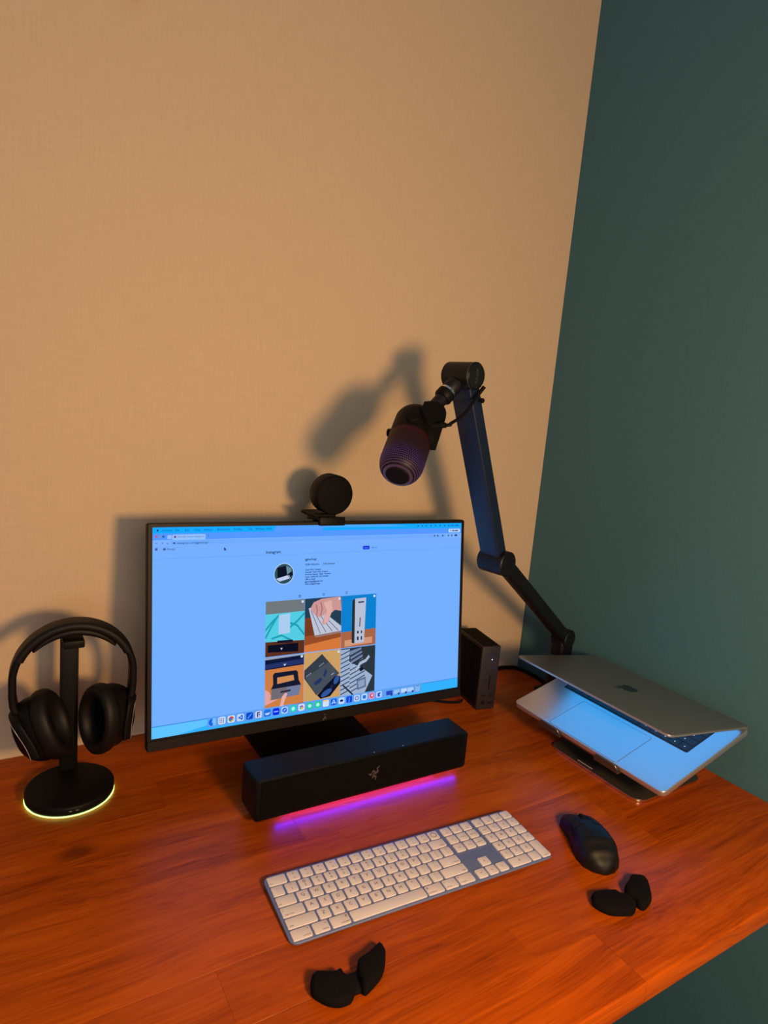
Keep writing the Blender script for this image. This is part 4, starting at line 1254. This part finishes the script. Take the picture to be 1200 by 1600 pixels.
# mounting yoke: curved bracket hugging the right-hand side up to the adapter
ys_ = (sr * 0.93 + sv * 0.20).normalized()
def arc_bracket():
    loops = []
    for k in range(15):
        a = math.radians(-66 + 132 * k / 14)
        d = ys_ * math.cos(a) + Vector((-ys_.y, ys_.x, 0)) * math.sin(a)
        c = math.cos(a)
        z0, z1 = 0.128 - 0.058 * max(c, 0.0) ** 1.3, 0.117 + 0.040 * c
        r0, r1 = MR + 0.0012, MR + 0.0085
        loops.append([d * r0 + Vector((0, 0, z0)), d * r1 + Vector((0, 0, z0 + 0.003)), d * r1 + Vector((0, 0, z1 - 0.003)), d * (r0 - 0.004) + Vector((0, 0, z1))])
    return rings(loops)
yk = obj('mount_yoke', arc_bracket(), BLACK_MATTE, mic, smooth=50)
j0 = L(T)
nb = L((-0.5683, -0.2818, 0.6475))
dirn = (nb - j0).normalized()
ln_ = (nb - j0).length
def on_neck(name, prof, mt, n=28):
    o = obj(name, lathe(prof, n), mt, mic)
    o.data.transform(Matrix.Translation(j0) @ dirn.to_track_quat('Z', 'Y').to_matrix().to_4x4())
    return o
on_neck('neck', [(0.0150, 0.022), (0.0150, 0.040), (0.0130, 0.043)], BLACK_METAL)
on_neck('thread_ring', [(0.0135, 0.041), (0.0146, 0.0415), (0.0146, 0.0455), (0.0135, 0.046)], CHROME)
on_neck('lock_nut', [(0.0140, 0.0455), (0.0162, 0.0465), (0.0162, 0.058), (0.0140, 0.061)], BLACK)
on_neck('adapter', [(0.0118, 0.058), (0.0118, ln_ + 0.010), (0.010, ln_ + 0.012)], BLACK_METAL)
pb = Vector((0, 0, 0.093)) + (sr * 0.60 + sv * 0.80).normalized() * (MR - 0.001)
plug_dir = Vector((-0.9823, 0.1066, 0.1543)).normalized()
obj('cable_socket', local_cyl(pb - plug_dir * 0.004, plug_dir, 0.0062, 0, 0.010, 0.001), BLACK_MATTE, mic)

# ------------------------------------------------------------------ cables
plug_w = tip + rotm @ (pb + plug_dir * 0.006)
pw = rotm @ plug_dir
mc = thing('microphone_cable', 'thin black cable looping from the microphone to the boom arm', 'cable', plug_w)
obj('plug', sweep([plug_w, plug_w + pw * 0.024], rrect(0.0085, 0.0115, 0.003, 3)), BLACK, mc, W0)
q0 = plug_w + pw * 0.023
mids = [Vector((-0.5752, -0.3509, 0.6311)), Vector((-0.5502, -0.3405, 0.6414)), Vector((-0.5201, -0.3238, 0.6574))]
obj('cable', tube(catmull([q0, q0 + pw * 0.008] + mids + [Vector((-0.4861, -0.3018, 0.6830))], 8), 0.0028, 10), RUBBER, mc, W0)
q3 = Vector((-0.4871, -0.3016, 0.6807))
q4 = Vector((-0.4783, -0.3086, 0.6980))
obj('cable_tie', tube([q3, q4], 0.0034, 10), RUBBER, mc, W0)
q5 = Vector((-0.4770, -0.3044, 0.6740))
obj('tie_knob', xform(lathe([(0.0012, -0.005), (0.0040, -0.003), (0.0046, 0), (0.0040, 0.003), (0.0012, 0.005)], 14), axis_frame(q5, an)), RUBBER, mc, W0)

wcable = tube(catmull([(-0.215, -0.050, 0.006), (-0.17, -0.020, 0.005), (-0.10, -0.0095, 0.005), (-0.05, -0.010, 0.005), (-0.022, -0.030, 0.005), (-0.018, -0.09, 0.005), (-0.030, -0.140, 0.006)], 8), 0.0045, 10)
cb = obj('power_cable', wcable, RUBBER, None)
tag(cb, 'black cable lying along the foot of the walls behind the docking station', 'cable')
dcable = tube(catmull([(-0.2905, -0.128, 0.010), (-0.300, -0.128, 0.005), (-0.325, -0.115, 0.0035), (-0.37, -0.085, 0.0035), (-0.45, -0.050, 0.0035)], 8), 0.0028, 8)
cb = obj('video_cable', dcable, RUBBER, None)
tag(cb, 'thin black cable running from the docking station behind the monitor', 'cable')

# ------------------------------------------------------------------ small round thing high on the beige wall
wh = thing('wall_hook', 'small round brown knob fixed high on the beige wall', 'hook', (-1.011, 0.0, 1.2485))
BROWN = mat('brown_wood_knob', (0.22, 0.11, 0.05), 0.5, bump=0.2, bscale=200)
kf = Frame((-1.011, 0, 1.2495), (1, 0, 0), (0, 0, 1), (0, -1, 0))
obj('knob', lathe([(0.006, 0.002), (0.006, 0.012), (0.012, 0.016), (0.013, 0.021), (0.010, 0.025), (0.001, 0.026)], 24), BROWN, wh, kf)
obj('wall_plate', lathe([(0.0115, 0.0), (0.0115, 0.002), (0.010, 0.003), (0.001, 0.003)], 24), BROWN, wh, kf)
